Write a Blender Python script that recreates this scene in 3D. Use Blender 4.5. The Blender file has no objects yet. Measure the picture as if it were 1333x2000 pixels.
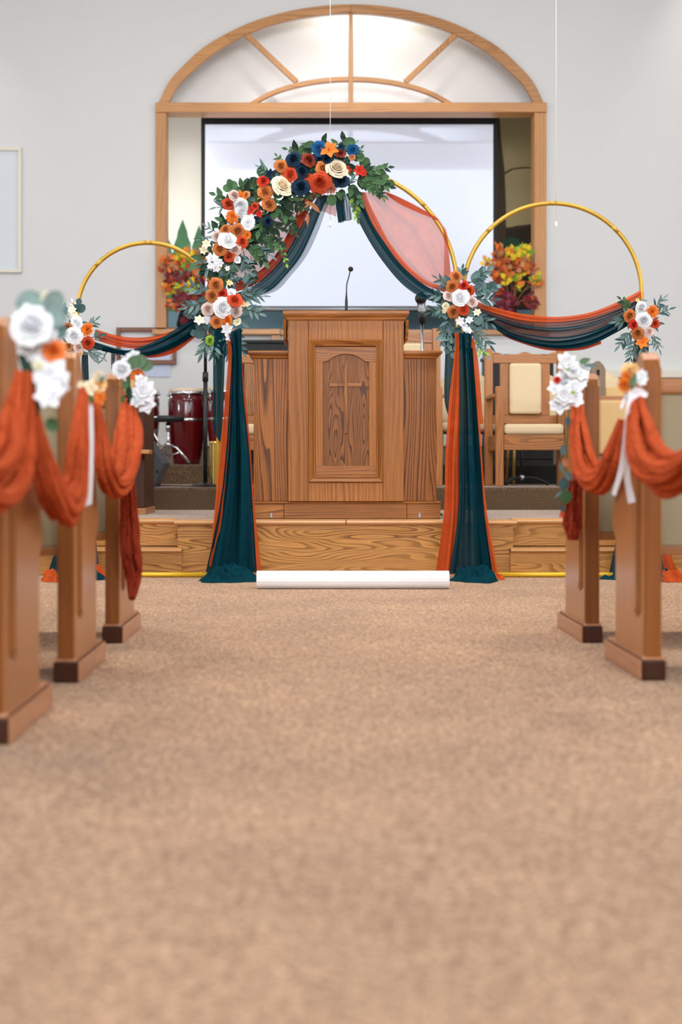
import bpy, bmesh, math, random
from mathutils import Vector, Matrix, Quaternion, noise
random.seed(7)
C = bpy.context.scene
COL = C.collection
PI = math.pi
# ------------------------------------------------------------------ camera
F = 2778.0; CX = 615.0; CY = 920.0; H = 0.565          # 50 mm lens, eye 0.565 m above the carpet
cam = bpy.data.cameras.new('camera'); camo = bpy.data.objects.new('camera', cam); COL.objects.link(camo)
camo.location = (0, 0, H); camo.rotation_euler = (PI/2, 0, 0)
cam.sensor_fit = 'VERTICAL'; cam.sensor_height = 36; cam.sensor_width = 24; cam.lens = 50.0
cam.shift_x = (666.5-CX)/2000; cam.shift_y = -(1000-CY)/2000
cam.clip_start = 0.05; cam.clip_end = 60
cam.dof.use_dof = True; cam.dof.focus_distance = 7.6; cam.dof.aperture_fstop = 2.3
C.camera = camo
def P(px, py, Y): return Vector(((px-CX)*Y/F, Y, H-(py-CY)*Y/F))
def S(n, Y): return n*Y/F
# ------------------------------------------------------------------ world, lights, exposure
w = bpy.data.worlds.new('world'); C.world = w; w.use_nodes = True
w.node_tree.nodes['Background'].inputs[0].default_value = (0.8, 0.88, 1, 1)
w.node_tree.nodes['Background'].inputs[1].default_value = 0.3
def area(name, loc, size, sy, energy, col, rot=(0, 0, 0), spread=180):
    l = bpy.data.lights.new(name, 'AREA'); l.shape = 'RECTANGLE'; l.size = size; l.size_y = sy
    l.energy = energy; l.color = col; l.spread = math.radians(spread)
    o = bpy.data.objects.new(name, l); COL.objects.link(o); o.location = loc; o.rotation_euler = rot; return o
for x in (-2.6, 0.25, 3.1):
    area('ceiling_lamp_light', (x, 10.3, 6.08), 1.2, 0.5, 9, (1, 0.98, 0.96))
    area('ceiling_lamp_light', (x, 6.2, 6.08), 1.2, 0.5, 76, (1, 0.98, 0.96))
    area('ceiling_lamp_light', (x, 2.2, 6.08), 1.2, 0.5, 5, (1, 0.98, 0.96))
for y in (3.2, 6.0, 8.8):                                    # daylight through the side windows
    area('window_light', (-4.9, y, 2.6), 1.4, 2.2, 26, (0.84, 0.92, 1.0), (0, -PI/2, 0))
    area('window_light', (5.4, y, 2.6), 1.4, 2.2, 26, (0.84, 0.92, 1.0), (0, PI/2, 0))
area('window_light', (0.3, -2.9, 3.6), 6.0, 2.4, 250, (0.88, 0.94, 1.0), (PI/2, 0, 0), 120)   # tall windows behind the camera
def spot(name, loc, target, energy, col, ang, blend, rad):
    l = bpy.data.lights.new(name, 'SPOT'); l.energy = energy; l.color = col; l.spot_size = math.radians(ang)
    l.spot_blend = blend; l.shadow_soft_size = rad
    o = bpy.data.objects.new(name, l); COL.objects.link(o); o.location = loc
    o.rotation_euler = (Vector(target)-Vector(loc)).to_track_quat('-Z', 'Y').to_euler(); return o
spot('stage_spot', (0.3, 10.8, 6.0), (0.3, 14.1, 2.8), 150, (0.93, 0.97, 1.0), 48, 0.5, 0.06)
area('lunette_cove_light', (0.5, 13.88, 5.36), 0.7, 0.1, 5.5, (1, 0.94, 0.84), (0, 0, 0))
spot('wall_washer', (3.9, 12.7, 6.0), (4.1, 13.6, 4.1), 34, (1, 0.98, 0.94), 75, 0.9, 0.08)
spot('wall_washer', (-3.5, 12.7, 5.2), (-3.5, 13.6, 3.6), 11, (1, 0.97, 0.9), 75, 0.9, 0.08)
area('alcove_fill_light', (-1.62, 13.92, 2.95), 0.06, 1.7, 15, (1, 0.97, 0.92), (PI/2, 0, -0.55))  # unseen fill strips added beside the posts to brighten the mural
area('alcove_fill_light', (2.32, 13.92, 3.1), 0.06, 1.7, 4.5, (1, 0.97, 0.92), (PI/2, 0, 0.55))
C.view_settings.view_transform = 'Standard'; C.view_settings.look = 'None'
C.view_settings.gamma = 1; C.view_settings.use_curve_mapping = False; C.view_settings.exposure = 0.57
C.cycles.max_bounces = 7; C.cycles.diffuse_bounces = 4; C.cycles.glossy_bounces = 3
C.cycles.transparent_max_bounces = 14; C.cycles.transmission_bounces = 4; C.cycles.use_denoising = True
C.cycles.sample_clamp_indirect = 6
# ------------------------------------------------------------------ materials
def lin(c):
    return tuple(((x/255)/12.92 if x <= 10 else (((x/255)+0.055)/1.055)**2.4) for x in c)+(1,)
def newmat(name):
    m = bpy.data.materials.new(name); m.use_nodes = True; return m, m.node_tree.nodes, m.node_tree.links, m.node_tree.nodes['Principled BSDF']
def N(ns, t, **kw):
    n = ns.new(t)
    for k, v in kw.items(): setattr(n, k, v)
    return n
def plain(name, rgb, rough=0.6, metal=0, var=0.06, scale=8, bump=0.0, bscale=60, spec=0.5, sheen=0):
    m, ns, ls, b = newmat(name)
    tc = N(ns, 'ShaderNodeTexCoord'); nz = N(ns, 'ShaderNodeTexNoise'); nz.inputs['Scale'].default_value = scale
    nz.inputs['Detail'].default_value = 3
    ls.new(tc.outputs['Object'], nz.inputs['Vector'])
    mx = N(ns, 'ShaderNodeMix', data_type='RGBA'); c = lin(rgb)
    mx.inputs[6].default_value = tuple(x*(1-var) for x in c[:3])+(1,); mx.inputs[7].default_value = tuple(min(1, x*(1+var)) for x in c[:3])+(1,)
    ls.new(nz.outputs['Fac'], mx.inputs[0]); ls.new(mx.outputs[2], b.inputs['Base Color'])
    b.inputs['Roughness'].default_value = rough; b.inputs['Metallic'].default_value = metal
    b.inputs['Specular IOR Level'].default_value = spec; b.inputs['Sheen Weight'].default_value = sheen
    if bump:
        n2 = N(ns, 'ShaderNodeTexNoise'); n2.inputs['Scale'].default_value = bscale; ls.new(tc.outputs['Object'], n2.inputs['Vector'])
        bp = N(ns, 'ShaderNodeBump'); bp.inputs['Strength'].default_value = bump; bp.inputs['Distance'].default_value = 0.01
        ls.new(n2.outputs['Fac'], bp.inputs['Height']); ls.new(bp.outputs[0], b.inputs['Normal'])
    return m
def wood(name, light, dark, axis='Z', lines=16, scale=1.0, contrast=1.0, rough=0.42, coat=0.15, stretch=6.0, straight=30):
    """oak: contour lines of a long stretched noise give the cathedral grain; fine pores on top"""
    m, ns, ls, b = newmat(name)
    tc = N(ns, 'ShaderNodeTexCoord'); oi = N(ns, 'ShaderNodeObjectInfo')
    mp = N(ns, 'ShaderNodeMapping'); s = [6*scale]*3; s['XYZ'.index(axis)] = 6*scale/stretch; mp.inputs['Scale'].default_value = s
    ls.new(tc.outputs['Object'], mp.inputs['Vector'])
    n1 = N(ns, 'ShaderNodeTexNoise', noise_dimensions='4D'); n1.inputs['Scale'].default_value = 1; n1.inputs['Detail'].default_value = 1.2
    n1.inputs['Roughness'].default_value = 0.45
    wm = N(ns, 'ShaderNodeMath', operation='MULTIPLY'); wm.inputs[1].default_value = 37; ls.new(oi.outputs['Random'], wm.inputs[0])
    ls.new(mp.outputs[0], n1.inputs['Vector']); ls.new(wm.outputs[0], n1.inputs['W'])
    a = N(ns, 'ShaderNodeMath', operation='MULTIPLY'); a.inputs[1].default_value = lines; ls.new(n1.outputs['Fac'], a.inputs[0])
    # a straight component keeps most rings running along the board
    sp_ = N(ns, 'ShaderNodeSeparateXYZ'); ls.new(tc.outputs['Object'], sp_.inputs[0])
    cr0, cr1 = [k for k in 'XYZ' if k != axis]
    s1_ = N(ns, 'ShaderNodeMath', operation='MULTIPLY_ADD'); s1_.inputs[1].default_value = straight; ls.new(sp_.outputs[cr0], s1_.inputs[0]); ls.new(a.outputs[0], s1_.inputs[2])
    s2_ = N(ns, 'ShaderNodeMath', operation='MULTIPLY_ADD'); s2_.inputs[1].default_value = straight; ls.new(sp_.outputs[cr1], s2_.inputs[0]); ls.new(s1_.outputs[0], s2_.inputs[2])
    fr = N(ns, 'ShaderNodeMath', operation='FRACT'); ls.new(s2_.outputs[0], fr.inputs[0])
    rp = N(ns, 'ShaderNodeValToRGB'); e = rp.color_ramp.elements
    e[0].position = 0; e[0].color = (1, 1, 1, 1); e[1].position = 1; e[1].color = (0.15, 0.15, 0.15, 1)
    x = e.new(0.55); x.color = (0.80, 0.80, 0.80, 1); x = e.new(0.82); x.color = (0.25, 0.25, 0.25, 1); x = e.new(0.93); x.color = (0, 0, 0, 1)
    ls.new(fr.outputs[0], rp.inputs[0])
    mp2 = N(ns, 'ShaderNodeMapping'); s = [160]*3; s['XYZ'.index(axis)] = 7; mp2.inputs['Scale'].default_value = s
    ls.new(tc.outputs['Object'], mp2.inputs['Vector'])
    n2 = N(ns, 'ShaderNodeTexNoise'); n2.inputs['Scale'].default_value = 1; n2.inputs['Detail'].default_value = 3; ls.new(mp2.outputs[0], n2.inputs['Vector'])
    mpf = N(ns, 'ShaderNodeMapping'); s = [2.5]*3; s['XYZ'.index(axis)] = 0.8; mpf.inputs['Scale'].default_value = s
    ls.new(tc.outputs['Object'], mpf.inputs['Vector'])
    n3 = N(ns, 'ShaderNodeTexNoise', noise_dimensions='4D'); n3.inputs['Scale'].default_value = 1; ls.new(mpf.outputs[0], n3.inputs['Vector']); ls.new(wm.outputs[0], n3.inputs['W'])
    # line strength varies over the board
    st = N(ns, 'ShaderNodeMapRange'); st.inputs[1].default_value = 0.38; st.inputs[2].default_value = 0.62
    st.inputs[3].default_value = 1-0.35*contrast; st.inputs[4].default_value = 1-1.0*min(1, contrast); ls.new(n3.outputs['Fac'], st.inputs[0])
    mm = N(ns, 'ShaderNodeMath', operation='MAXIMUM'); ls.new(rp.outputs[0], mm.inputs[0]); ls.new(st.outputs[0], mm.inputs[1])
    p2 = N(ns, 'ShaderNodeMapRange'); p2.inputs[1].default_value = 0.35; p2.inputs[2].default_value = 0.65; p2.inputs[3].default_value = -0.16; p2.inputs[4].default_value = 0.10
    ls.new(n2.outputs['Fac'], p2.inputs[0])
    ad = N(ns, 'ShaderNodeMath', operation='ADD', use_clamp=True); ls.new(mm.outputs[0], ad.inputs[0]); ls.new(p2.outputs[0], ad.inputs[1])
    mx = N(ns, 'ShaderNodeMix', data_type='RGBA'); mx.inputs[6].default_value = lin(dark); mx.inputs[7].default_value = lin(light)
    ls.new(ad.outputs[0], mx.inputs[0])
    hv = N(ns, 'ShaderNodeHueSaturation'); vr = N(ns, 'ShaderNodeMapRange'); vr.inputs[3].default_value = 0.88; vr.inputs[4].default_value = 1.12
    ls.new(oi.outputs['Random'], vr.inputs[0]); ls.new(vr.outputs[0], hv.inputs['Value']); ls.new(mx.outputs[2], hv.inputs['Color'])
    ls.new(hv.outputs[0], b.inputs['Base Color'])
    b.inputs['Roughness'].default_value = rough; b.inputs['Specular IOR Level'].default_value = 0.22 if coat < 0.1 else 0.4
    b.inputs['Coat Weight'].default_value = coat; b.inputs['Coat Roughness'].default_value = 0.25
    bp = N(ns, 'ShaderNodeBump'); bp.inputs['Strength'].default_value = 0.15; bp.inputs['Distance'].default_value = 0.003
    ls.new(ad.outputs[0], bp.inputs['Height']); ls.new(bp.outputs[0], b.inputs['Normal'])
    return m
def carpet(name, c1, c2, c3, sc=90, bump=0.6):
    m, ns, ls, b = newmat(name)
    tc = N(ns, 'ShaderNodeTexCoord')
    v = N(ns, 'ShaderNodeTexNoise'); v.inputs['Scale'].default_value = sc; v.inputs['Detail'].default_value = 4; v.inputs['Roughness'].default_value = 0.75
    g = N(ns, 'ShaderNodeTexNoise'); g.inputs['Scale'].default_value = 2.2; g.inputs['Detail'].default_value = 4
    for n in (v, g): ls.new(tc.outputs['Object'], n.inputs['Vector'])
    rp = N(ns, 'ShaderNodeValToRGB'); e = rp.color_ramp.elements
    e[0].position = 0.40; e[0].color = lin(c1); e[1].position = 0.60; e[1].color = lin(c3); x = e.new(0.5); x.color = lin(c2)
    ls.new(v.outputs['Fac'], rp.inputs[0])
    mr = N(ns, 'ShaderNodeMapRange'); mr.inputs[1].default_value = 0.3; mr.inputs[2].default_value = 0.7; mr.inputs[3].default_value = 0.86; mr.inputs[4].default_value = 1.12
    ls.new(g.outputs['Fac'], mr.inputs[0])
    hv = N(ns, 'ShaderNodeHueSaturation'); ls.new(rp.outputs[0], hv.inputs['Color']); ls.new(mr.outputs[0], hv.inputs['Value'])
    ls.new(hv.outputs[0], b.inputs['Base Color']); b.inputs['Roughness'].default_value = 0.95; b.inputs['Specular IOR Level'].default_value = 0.1
    b.inputs['Sheen Weight'].default_value = 0.15
    bp = N(ns, 'ShaderNodeBump'); bp.inputs['Strength'].default_value = bump; bp.inputs['Distance'].default_value = 0.006
    ls.new(v.outputs['Fac'], bp.inputs['Height']); ls.new(bp.outputs[0], b.inputs['Normal'])
    return m
def sheer(name, rgb, alpha, translucent=0.35, rough=0.8, streak=0.3):
    m, ns, ls, b = newmat(name); ns.remove(b)
    out = [n for n in ns if n.type == 'OUTPUT_MATERIAL'][0]
    tc = N(ns, 'ShaderNodeTexCoord'); nz = N(ns, 'ShaderNodeTexNoise'); nz.inputs['Scale'].default_value = 14; ls.new(tc.outputs['Object'], nz.inputs['Vector'])
    mx = N(ns, 'ShaderNodeMix', data_type='RGBA'); c = lin(rgb)
    mx.inputs[6].default_value = tuple(x*0.8 for x in c[:3])+(1,); mx.inputs[7].default_value = tuple(min(1, x*1.2) for x in c[:3])+(1,)
    ls.new(nz.outputs['Fac'], mx.inputs[0])
    d = N(ns, 'ShaderNodeBsdfDiffuse'); t = N(ns, 'ShaderNodeBsdfTranslucent'); g = N(ns, 'ShaderNodeBsdfTransparent'); sh = N(ns, 'ShaderNodeBsdfSheen')
    for n in (d, t, sh): ls.new(mx.outputs[2], n.inputs['Color'])
    a = N(ns, 'ShaderNodeMixShader'); a.inputs[0].default_value = translucent; ls.new(d.outputs[0], a.inputs[1]); ls.new(t.outputs[0], a.inputs[2])
    s2 = N(ns, 'ShaderNodeAddShader'); sm = N(ns, 'ShaderNodeMixShader'); sm.inputs[0].default_value = 0.15
    ls.new(a.outputs[0], sm.inputs[1]); ls.new(sh.outputs[0], sm.inputs[2])
    # a weave looks denser the more it is seen edge-on
    lw = N(ns, 'ShaderNodeLayerWeight'); lw.inputs['Blend'].default_value = 0.5
    mr = N(ns, 'ShaderNodeMapRange'); mr.inputs[1].default_value = 0; mr.inputs[2].default_value = 0.75; mr.inputs[3].default_value = alpha; mr.inputs[4].default_value = min(1, alpha+streak+0.3)
    ls.new(lw.outputs['Facing'], mr.inputs[0])
    f = N(ns, 'ShaderNodeMixShader'); ls.new(mr.outputs[0], f.inputs[0]); ls.new(g.outputs[0], f.inputs[1]); ls.new(sm.outputs[0], f.inputs[2])
    ls.new(f.outputs[0], out.inputs['Surface'])
    return m
def petal(name, rgb, var=0.10, trans=0.15):
    m, ns, ls, b = newmat(name); tc = N(ns, 'ShaderNodeTexCoord'); oi = N(ns, 'ShaderNodeObjectInfo')
    nz = N(ns, 'ShaderNodeTexNoise'); nz.inputs['Scale'].default_value = 2.5; ls.new(tc.outputs['Object'], nz.inputs['Vector'])
    mx = N(ns, 'ShaderNodeMix', data_type='RGBA'); c = lin(rgb)
    mx.inputs[6].default_value = tuple(x*(1-2*var) for x in c[:3])+(1,); mx.inputs[7].default_value = tuple(min(1, x*(1+2*var)) for x in c[:3])+(1,)
    ls.new(nz.outputs['Fac'], mx.inputs[0])
    hv = N(ns, 'ShaderNodeHueSaturation'); vr = N(ns, 'ShaderNodeMapRange'); vr.inputs[3].default_value = 1-1.5*var; vr.inputs[4].default_value = 1+1.5*var
    ls.new(oi.outputs['Random'], vr.inputs[0]); ls.new(vr.outputs[0], hv.inputs['Value']); ls.new(mx.outputs[2], hv.inputs['Color'])
    ls.new(hv.outputs[0], b.inputs['Base Color']); b.inputs['Roughness'].default_value = 0.7; b.inputs['Specular IOR Level'].default_value = 0.25
    return m
M = {}
M['wall'] = plain('wall_paint', (217, 217, 216), 0.9, var=0.012, scale=1.5, bump=0.03, bscale=120)
M['lunette'] = plain('lunette_paint', (238, 236, 234), 0.9, var=0.01, scale=1.5)
M['ceiling'] = plain('ceiling_paint', (176, 172, 166), 0.95, var=0.02)
M['carpet'] = carpet('aisle_carpet', (124, 90, 64), (178, 138, 105), (218, 178, 142), 125, 0.9)
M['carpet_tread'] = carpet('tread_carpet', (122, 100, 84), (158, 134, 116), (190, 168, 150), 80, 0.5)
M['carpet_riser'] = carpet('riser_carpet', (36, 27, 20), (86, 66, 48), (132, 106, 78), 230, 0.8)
OAKL, OAKD = (188, 122, 66), (104, 56, 26)
WD = (96, 52, 20)
M['oak_v'] = wood('oak_vertical', (176, 112, 54), WD, 'Z', 9, 1.2, 0.5, coat=0.0, stretch=14, straight=45)
M['oak_h'] = wood('oak_horizontal', (180, 114, 56), WD, 'X', 12, 1.4, 0.7, coat=0.08, stretch=10, straight=55)
M['oak_v_strong'] = wood('oak_vertical_strong', (172, 106, 50), (80, 44, 20), 'Z', 13, 1.4, 1.0, coat=0.0, stretch=13, straight=50)
M['oak_panel'] = wood('oak_panel_figured', (158, 98, 48), (74, 42, 20), 'Z', 17, 2.6, 1.1, coat=0.0, stretch=8, straight=60)
M['oak_step'] = wood('oak_step_front', (196, 140, 76), (112, 68, 30), 'X', 26, 1.5, 1.1, coat=0.0, stretch=8, straight=40)
M['oak_nose'] = wood('oak_nosing', (200, 146, 90), (150, 100, 54), 'X', 8, 1.0, 0.3, stretch=14, rough=0.3)
M['oak_y'] = wood('oak_along_depth', (176, 112, 54), WD, 'Y', 12, 1.0, 0.5, coat=0.0, stretch=8)
M['frame_v'] = wood('frame_oak_v', (198, 140, 82), (136, 86, 44), 'Z', 10, 0.7, 0.4, stretch=12)
M['frame_h'] = wood('frame_oak_h', (198, 140, 82), (136, 86, 44), 'X', 12, 0.7, 0.6, stretch=9)
M['pew_side'] = wood('pew_end_oak', (174, 112, 62), (128, 78, 40), 'Z', 7, 1.2, 0.3, stretch=14, rough=0.3, coat=0.25)
M['pew_shade_edge'] = wood('pew_edge_shade', (140, 84, 42), (92, 52, 24), 'Z', 7, 1.2, 0.3, stretch=14, rough=0.35, coat=0.0)
M['pew_dark'] = wood('pew_dark_oak', (70, 38, 22), (38, 20, 12), 'Z', 9, 1.0, 0.3, stretch=12, rough=0.45, coat=0.0)
M['pew_base'] = wood('pew_base_oak', (186, 130, 94), (140, 92, 60), 'Y', 9, 1.0, 0.3, stretch=12, rough=0.35, coat=0.3)
M['pew_rail'] = wood('pew_rail_oak', (172, 112, 66), (110, 64, 34), 'X', 9, 1.0, 0.3, stretch=12, rough=0.35)
M['pew_cloth'] = plain('pew_back_cloth', (150, 136, 108), 0.95, var=0.08, scale=120, bump=0.3, bscale=250)
M['tan_cloth'] = plain('tan_cloth', (208, 172, 118), 0.9, var=0.04, scale=120)
M['cream_cloth'] = plain('cream_upholstery', (222, 200, 162), 0.9, var=0.05, scale=90, bump=0.25, bscale=220)
M['chair_v'] = wood('chair_oak_v', (182, 116, 56), (104, 60, 26), 'Z', 10, 2.0, 0.6, stretch=14, straight=60)
M['chair_h'] = wood('chair_oak_h', (182, 116, 56), (96, 56, 24), 'X', 12, 1.6, 0.7, stretch=9, straight=60)
M['gold'] = plain('gold_tube', (190, 150, 58), 0.4, 0.5, var=0.05)
M['yellow'] = plain('yellow_gold_tube', (226, 182, 40), 0.4, 0.3, var=0.04)
M['brass'] = plain('brass', (196, 160, 84), 0.35, 0.8, var=0.05)
M['black'] = plain('black_lacquer', (7, 7, 8), 0.6, var=0.1)
M['blackm'] = plain('black_metal', (26, 27, 30), 0.4, 0.2, var=0.1)
M['grille'] = plain('dark_grille', (62, 64, 70), 0.7, var=0.1, scale=300)
M['chrome'] = plain('chrome', (205, 207, 212), 0.18, 1.0, var=0.03)
M['steel'] = plain('brushed_steel', (150, 152, 156), 0.4, 0.6, var=0.05)
M['screenb'] = plain('screen_border', (14, 15, 20), 0.8, var=0.05)
M['screen'] = plain('screen_cloth', (222, 230, 246), 0.9, var=0.006)
M['drum'] = plain('drum_red', (92, 10, 16), 0.15, var=0.15, scale=3)
M['drumhead'] = plain('drum_head', (216, 196, 170), 0.6)
M['rubber'] = plain('black_vinyl', (22, 24, 30), 0.45, var=0.05)
M['paper'] = plain('white_paper', (238, 238, 240), 0.6, var=0.01)
M['whitefab'] = plain('white_fabric_panel', (214, 220, 226), 0.9, var=0.03, scale=3)
M['cream_trim'] = plain('cream_trim', (226, 220, 204), 0.6, var=0.02)
M['ribbon'] = plain('white_satin', (232, 230, 234), 0.35, var=0.02, sheen=0.3)
M['cord'] = plain('white_cord', (236, 232, 224), 0.7)
M['brown_wood'] = plain('brown_frame', (122, 76, 56), 0.5, var=0.06)
M['vent'] = plain('vent_white', (206, 214, 232), 0.5, var=0.03)
M['orange_sheer'] = sheer('peach_chiffon', (236, 122, 74), 0.60, 0.45, streak=-0.1)
M['orange_cloth'] = sheer('orange_chiffon', (222, 98, 50), 0.92, 0.3, streak=0.1)
M['rust_cloth'] = sheer('deep_orange_chiffon', (190, 66, 30), 0.97, 0.25, streak=0.1)
M['teal'] = sheer('teal_chiffon', (18, 66, 78), 0.93, 0.25, streak=0.1)
M['teal_dark'] = sheer('dark_teal_chiffon', (7, 40, 48), 0.97, 0.2, streak=0.1)
M['teal_sheer'] = sheer('teal_chiffon_single', (18, 72, 84), 0.52, 0.3)
def gauze(name, rgb):
    m = plain(name, rgb, 0.95, var=0.22, scale=26, spec=0.05); ns, ls = m.node_tree.nodes, m.node_tree.links; b = ns['Principled BSDF']
    tc = N(ns, 'ShaderNodeTexCoord'); mp = N(ns, 'ShaderNodeMapping'); mp.inputs['Scale'].default_value = (80, 80, 14); ls.new(tc.outputs['Object'], mp.inputs['Vector'])
    n2 = N(ns, 'ShaderNodeTexNoise'); n2.inputs['Scale'].default_value = 1; n2.inputs['Detail'].default_value = 3; ls.new(mp.outputs[0], n2.inputs['Vector'])
    bp = N(ns, 'ShaderNodeBump'); bp.inputs['Strength'].default_value = 1.0; bp.inputs['Distance'].default_value = 0.02
    ls.new(n2.outputs['Fac'], bp.inputs['Height']); ls.new(bp.outputs[0], b.inputs['Normal']); return m
M['gauze'] = gauze('rust_gauze', (196, 86, 48)); M['gauze_dk'] = gauze('deep_rust_gauze', (160, 62, 40))
for k, c in dict(caramel=(190, 112, 58), rust=(186, 66, 34), rustdk=(132, 46, 26), orange=(226, 118, 38), red=(186, 44, 26),
                 peach=(240, 190, 130), cream=(232, 214, 184), white=(240, 241, 246), mauve=(206, 178, 168), navy=(10, 40, 62), blue=(18, 80, 130),
                 brown=(168, 104, 80), sage=(98, 124, 122), sagedk=(62, 88, 88), green=(66, 98, 62), greendk=(30, 54, 38),
                 lime=(136, 170, 60), bronze=(190, 128, 84), creamy=(238, 228, 196), euc=(122, 142, 136), eucg=(90, 116, 84),
                 maroon=(112, 26, 34), mapleo=(216, 112, 46), mapler=(176, 70, 38), mapley=(226, 190, 46), maplep=(124, 52, 68), stem=(70, 86, 48)).items():
    M[k] = petal('petal_'+k if k not in ('sage', 'sagedk', 'green', 'greendk', 'euc', 'eucg', 'stem') else 'leaf_'+k, c)
# ------------------------------------------------------------------ mesh helpers
class MB:
    def __init__(s): s.v = []; s.f = []; s.sm = []
    def add(s, vs, fs, smooth=False):
        o = len(s.v); s.v += [Vector(v) for v in vs]; s.f += [tuple(i+o for i in f) for f in fs]; s.sm += [smooth]*len(fs); return s
    def box(s, a, b):
        x0, y0, z0 = a; x1, y1, z1 = b
        x0, x1 = min(x0, x1), max(x0, x1); y0, y1 = min(y0, y1), max(y0, y1); z0, z1 = min(z0, z1), max(z0, z1)
        return s.add([(x0, y0, z0), (x1, y0, z0), (x1, y1, z0), (x0, y1, z0), (x0, y0, z1), (x1, y0, z1), (x1, y1, z1), (x0, y1, z1)],
                     [(0, 3, 2, 1), (4, 5, 6, 7), (0, 1, 5, 4), (1, 2, 6, 5), (2, 3, 7, 6), (3, 0, 4, 7)])
    def prism(s, poly, axis, a, b):
        """polygon (2D) extruded along axis; for 'X' poly=(y,z), 'Y' poly=(x,z), 'Z' poly=(x,y)"""
        def mk(p, t): return {'X': (t, p[0], p[1]), 'Y': (p[0], t, p[1]), 'Z': (p[0], p[1], t)}[axis]
        n = len(poly); vs = [mk(p, a) for p in poly]+[mk(p, b) for p in poly]
        fs = [tuple(range(n))[::-1], tuple(range(n, 2*n))]+[(i, (i+1) % n, n+(i+1) % n, n+i) for i in range(n)]
        return s.add(vs, fs)
    def strip(s, outer, inner, ya, yb):
        """frame band between two open outlines in XZ, extruded in Y"""
        n = len(outer); vs = []
        for y in (ya, yb):
            vs += [(p[0], y, p[1]) for p in outer]+[(p[0], y, p[1]) for p in inner]
        fs = []
        for i in range(n-1):
            fs += [(i, i+1, n+i+1, n+i), (2*n+i+1, 2*n+i, 3*n+i, 3*n+i+1), (i+1, i, 2*n+i, 2*n+i+1), (n+i, n+i+1, 3*n+i+1, 3*n+i)]
        fs += [(0, n, 3*n, 2*n), (n-1, 3*n-1, 4*n-1, 2*n-1)]
        return s.add(vs, fs)
    def tube(s, pts, r, seg=10, cap=True, flat=1.0):
        pts = [Vector(p) for p in pts]; n = len(pts); rr = r if isinstance(r, (list, tuple)) else [r]*n
        up = None; vs = []
        for i, p in enumerate(pts):
            t = (pts[min(i+1, n-1)]-pts[max(i-1, 0)]).normalized()
            if up is None:
                up = Vector((0, 1, 0)) if abs(t.y) < 0.9 else Vector((1, 0, 0))
            a = (up-t*up.dot(t)).normalized(); b = t.cross(a); up = a
            for k in range(seg):
                th = 2*PI*k/seg; vs.append(p+a*math.cos(th)*rr[i]*flat+b*math.sin(th)*rr[i])
        fs = [(i*seg+k, i*seg+(k+1) % seg, (i+1)*seg+(k+1) % seg, (i+1)*seg+k) for i in range(n-1) for k in range(seg)]
        s.add(vs, fs, True)
        if cap:
            s.add(vs[:seg], [tuple(range(seg))]); s.add(vs[-seg:], [tuple(range(seg))[::-1]])
        return s
    def lathe(s, prof, c=(0, 0, 0), seg=24, smooth=True):
        vs = [(c[0]+r*math.cos(2*PI*k/seg), c[1]+r*math.sin(2*PI*k/seg), c[2]+z) for r, z in prof for k in range(seg)]
        fs = [(i*seg+k, i*seg+(k+1) % seg, (i+1)*seg+(k+1) % seg, (i+1)*seg+k) for i in range(len(prof)-1) for k in range(seg)]
        return s.add(vs, fs, smooth)
    def grid(s, g, smooth=True):
        nr, nc = len(g), len(g[0])
        return s.add([p for r in g for p in r], [(i*nc+j, i*nc+j+1, (i+1)*nc+j+1, (i+1)*nc+j) for i in range(nr-1) for j in range(nc-1)], smooth)
    def ball(s, c, r, sx=1, sy=1, sz=1, u=12, v=8):
        g = [[(c[0]+r*sx*math.sin(PI*i/v)*math.cos(2*PI*j/u), c[1]+r*sy*math.sin(PI*i/v)*math.sin(2*PI*j/u), c[2]+r*sz*math.cos(PI*i/v)) for j in range(u+1)] for i in range(v+1)]
        return s.grid(g)
    def mesh(s, name, mat, off=Vector((0, 0, 0)), fix=True):
        me = bpy.data.meshes.new(name); me.from_pydata([v-off for v in s.v], [], s.f); me.polygons.foreach_set('use_smooth', s.sm)
        if fix:
            bm = bmesh.new(); bm.from_mesh(me); bmesh.ops.remove_doubles(bm, verts=bm.verts, dist=1e-5); bmesh.ops.recalc_face_normals(bm, faces=bm.faces); bm.to_mesh(me); bm.free()
        me.materials.append(mat); me.update(); return me
    def build(s, name, mat, parent=None, bevel=0, fix=True, seg=2):
        off = parent['_w'] if parent is not None and '_w' in parent else (0, 0, 0)
        off = Vector(off)
        if parent is None and s.v:
            lo = Vector([min(v[i] for v in s.v) for i in range(3)]); hi = Vector([max(v[i] for v in s.v) for i in range(3)])
            off = Vector(((lo.x+hi.x)/2, (lo.y+hi.y)/2, lo.z))
        me = s.mesh(name, mat, off, fix)
        o = bpy.data.objects.new(name, me); COL.objects.link(o)
        if parent is not None: o.parent = parent; own = off
        else: o.location = off
        o['_w'] = tuple(off)
        if bevel:
            md = o.modifiers.new('bevel', 'BEVEL'); md.width = bevel; md.segments = seg; md.limit_method = 'ANGLE'; md.angle_limit = 0.6
        return o
def thing(name, label, cat, loc=(0, 0, 0), group=None):
    o = bpy.data.objects.new(name, None); COL.objects.link(o); o.location = loc; o['_w'] = tuple(loc); o.empty_display_size = 0.1
    o['label'] = label; o['category'] = cat
    if group: o['group'] = group
    return o
def tag(o, label, cat, group=None):
    o['label'] = label; o['category'] = cat
    if group: o['group'] = group
    return o
def struct(o): o['kind'] = 'structure'; return o
def copy_tree(o, parent=None):
    c = o.copy(); COL.objects.link(c); c.parent = parent
    for ch in list(o.children): copy_tree(ch, c)
    return c
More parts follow.
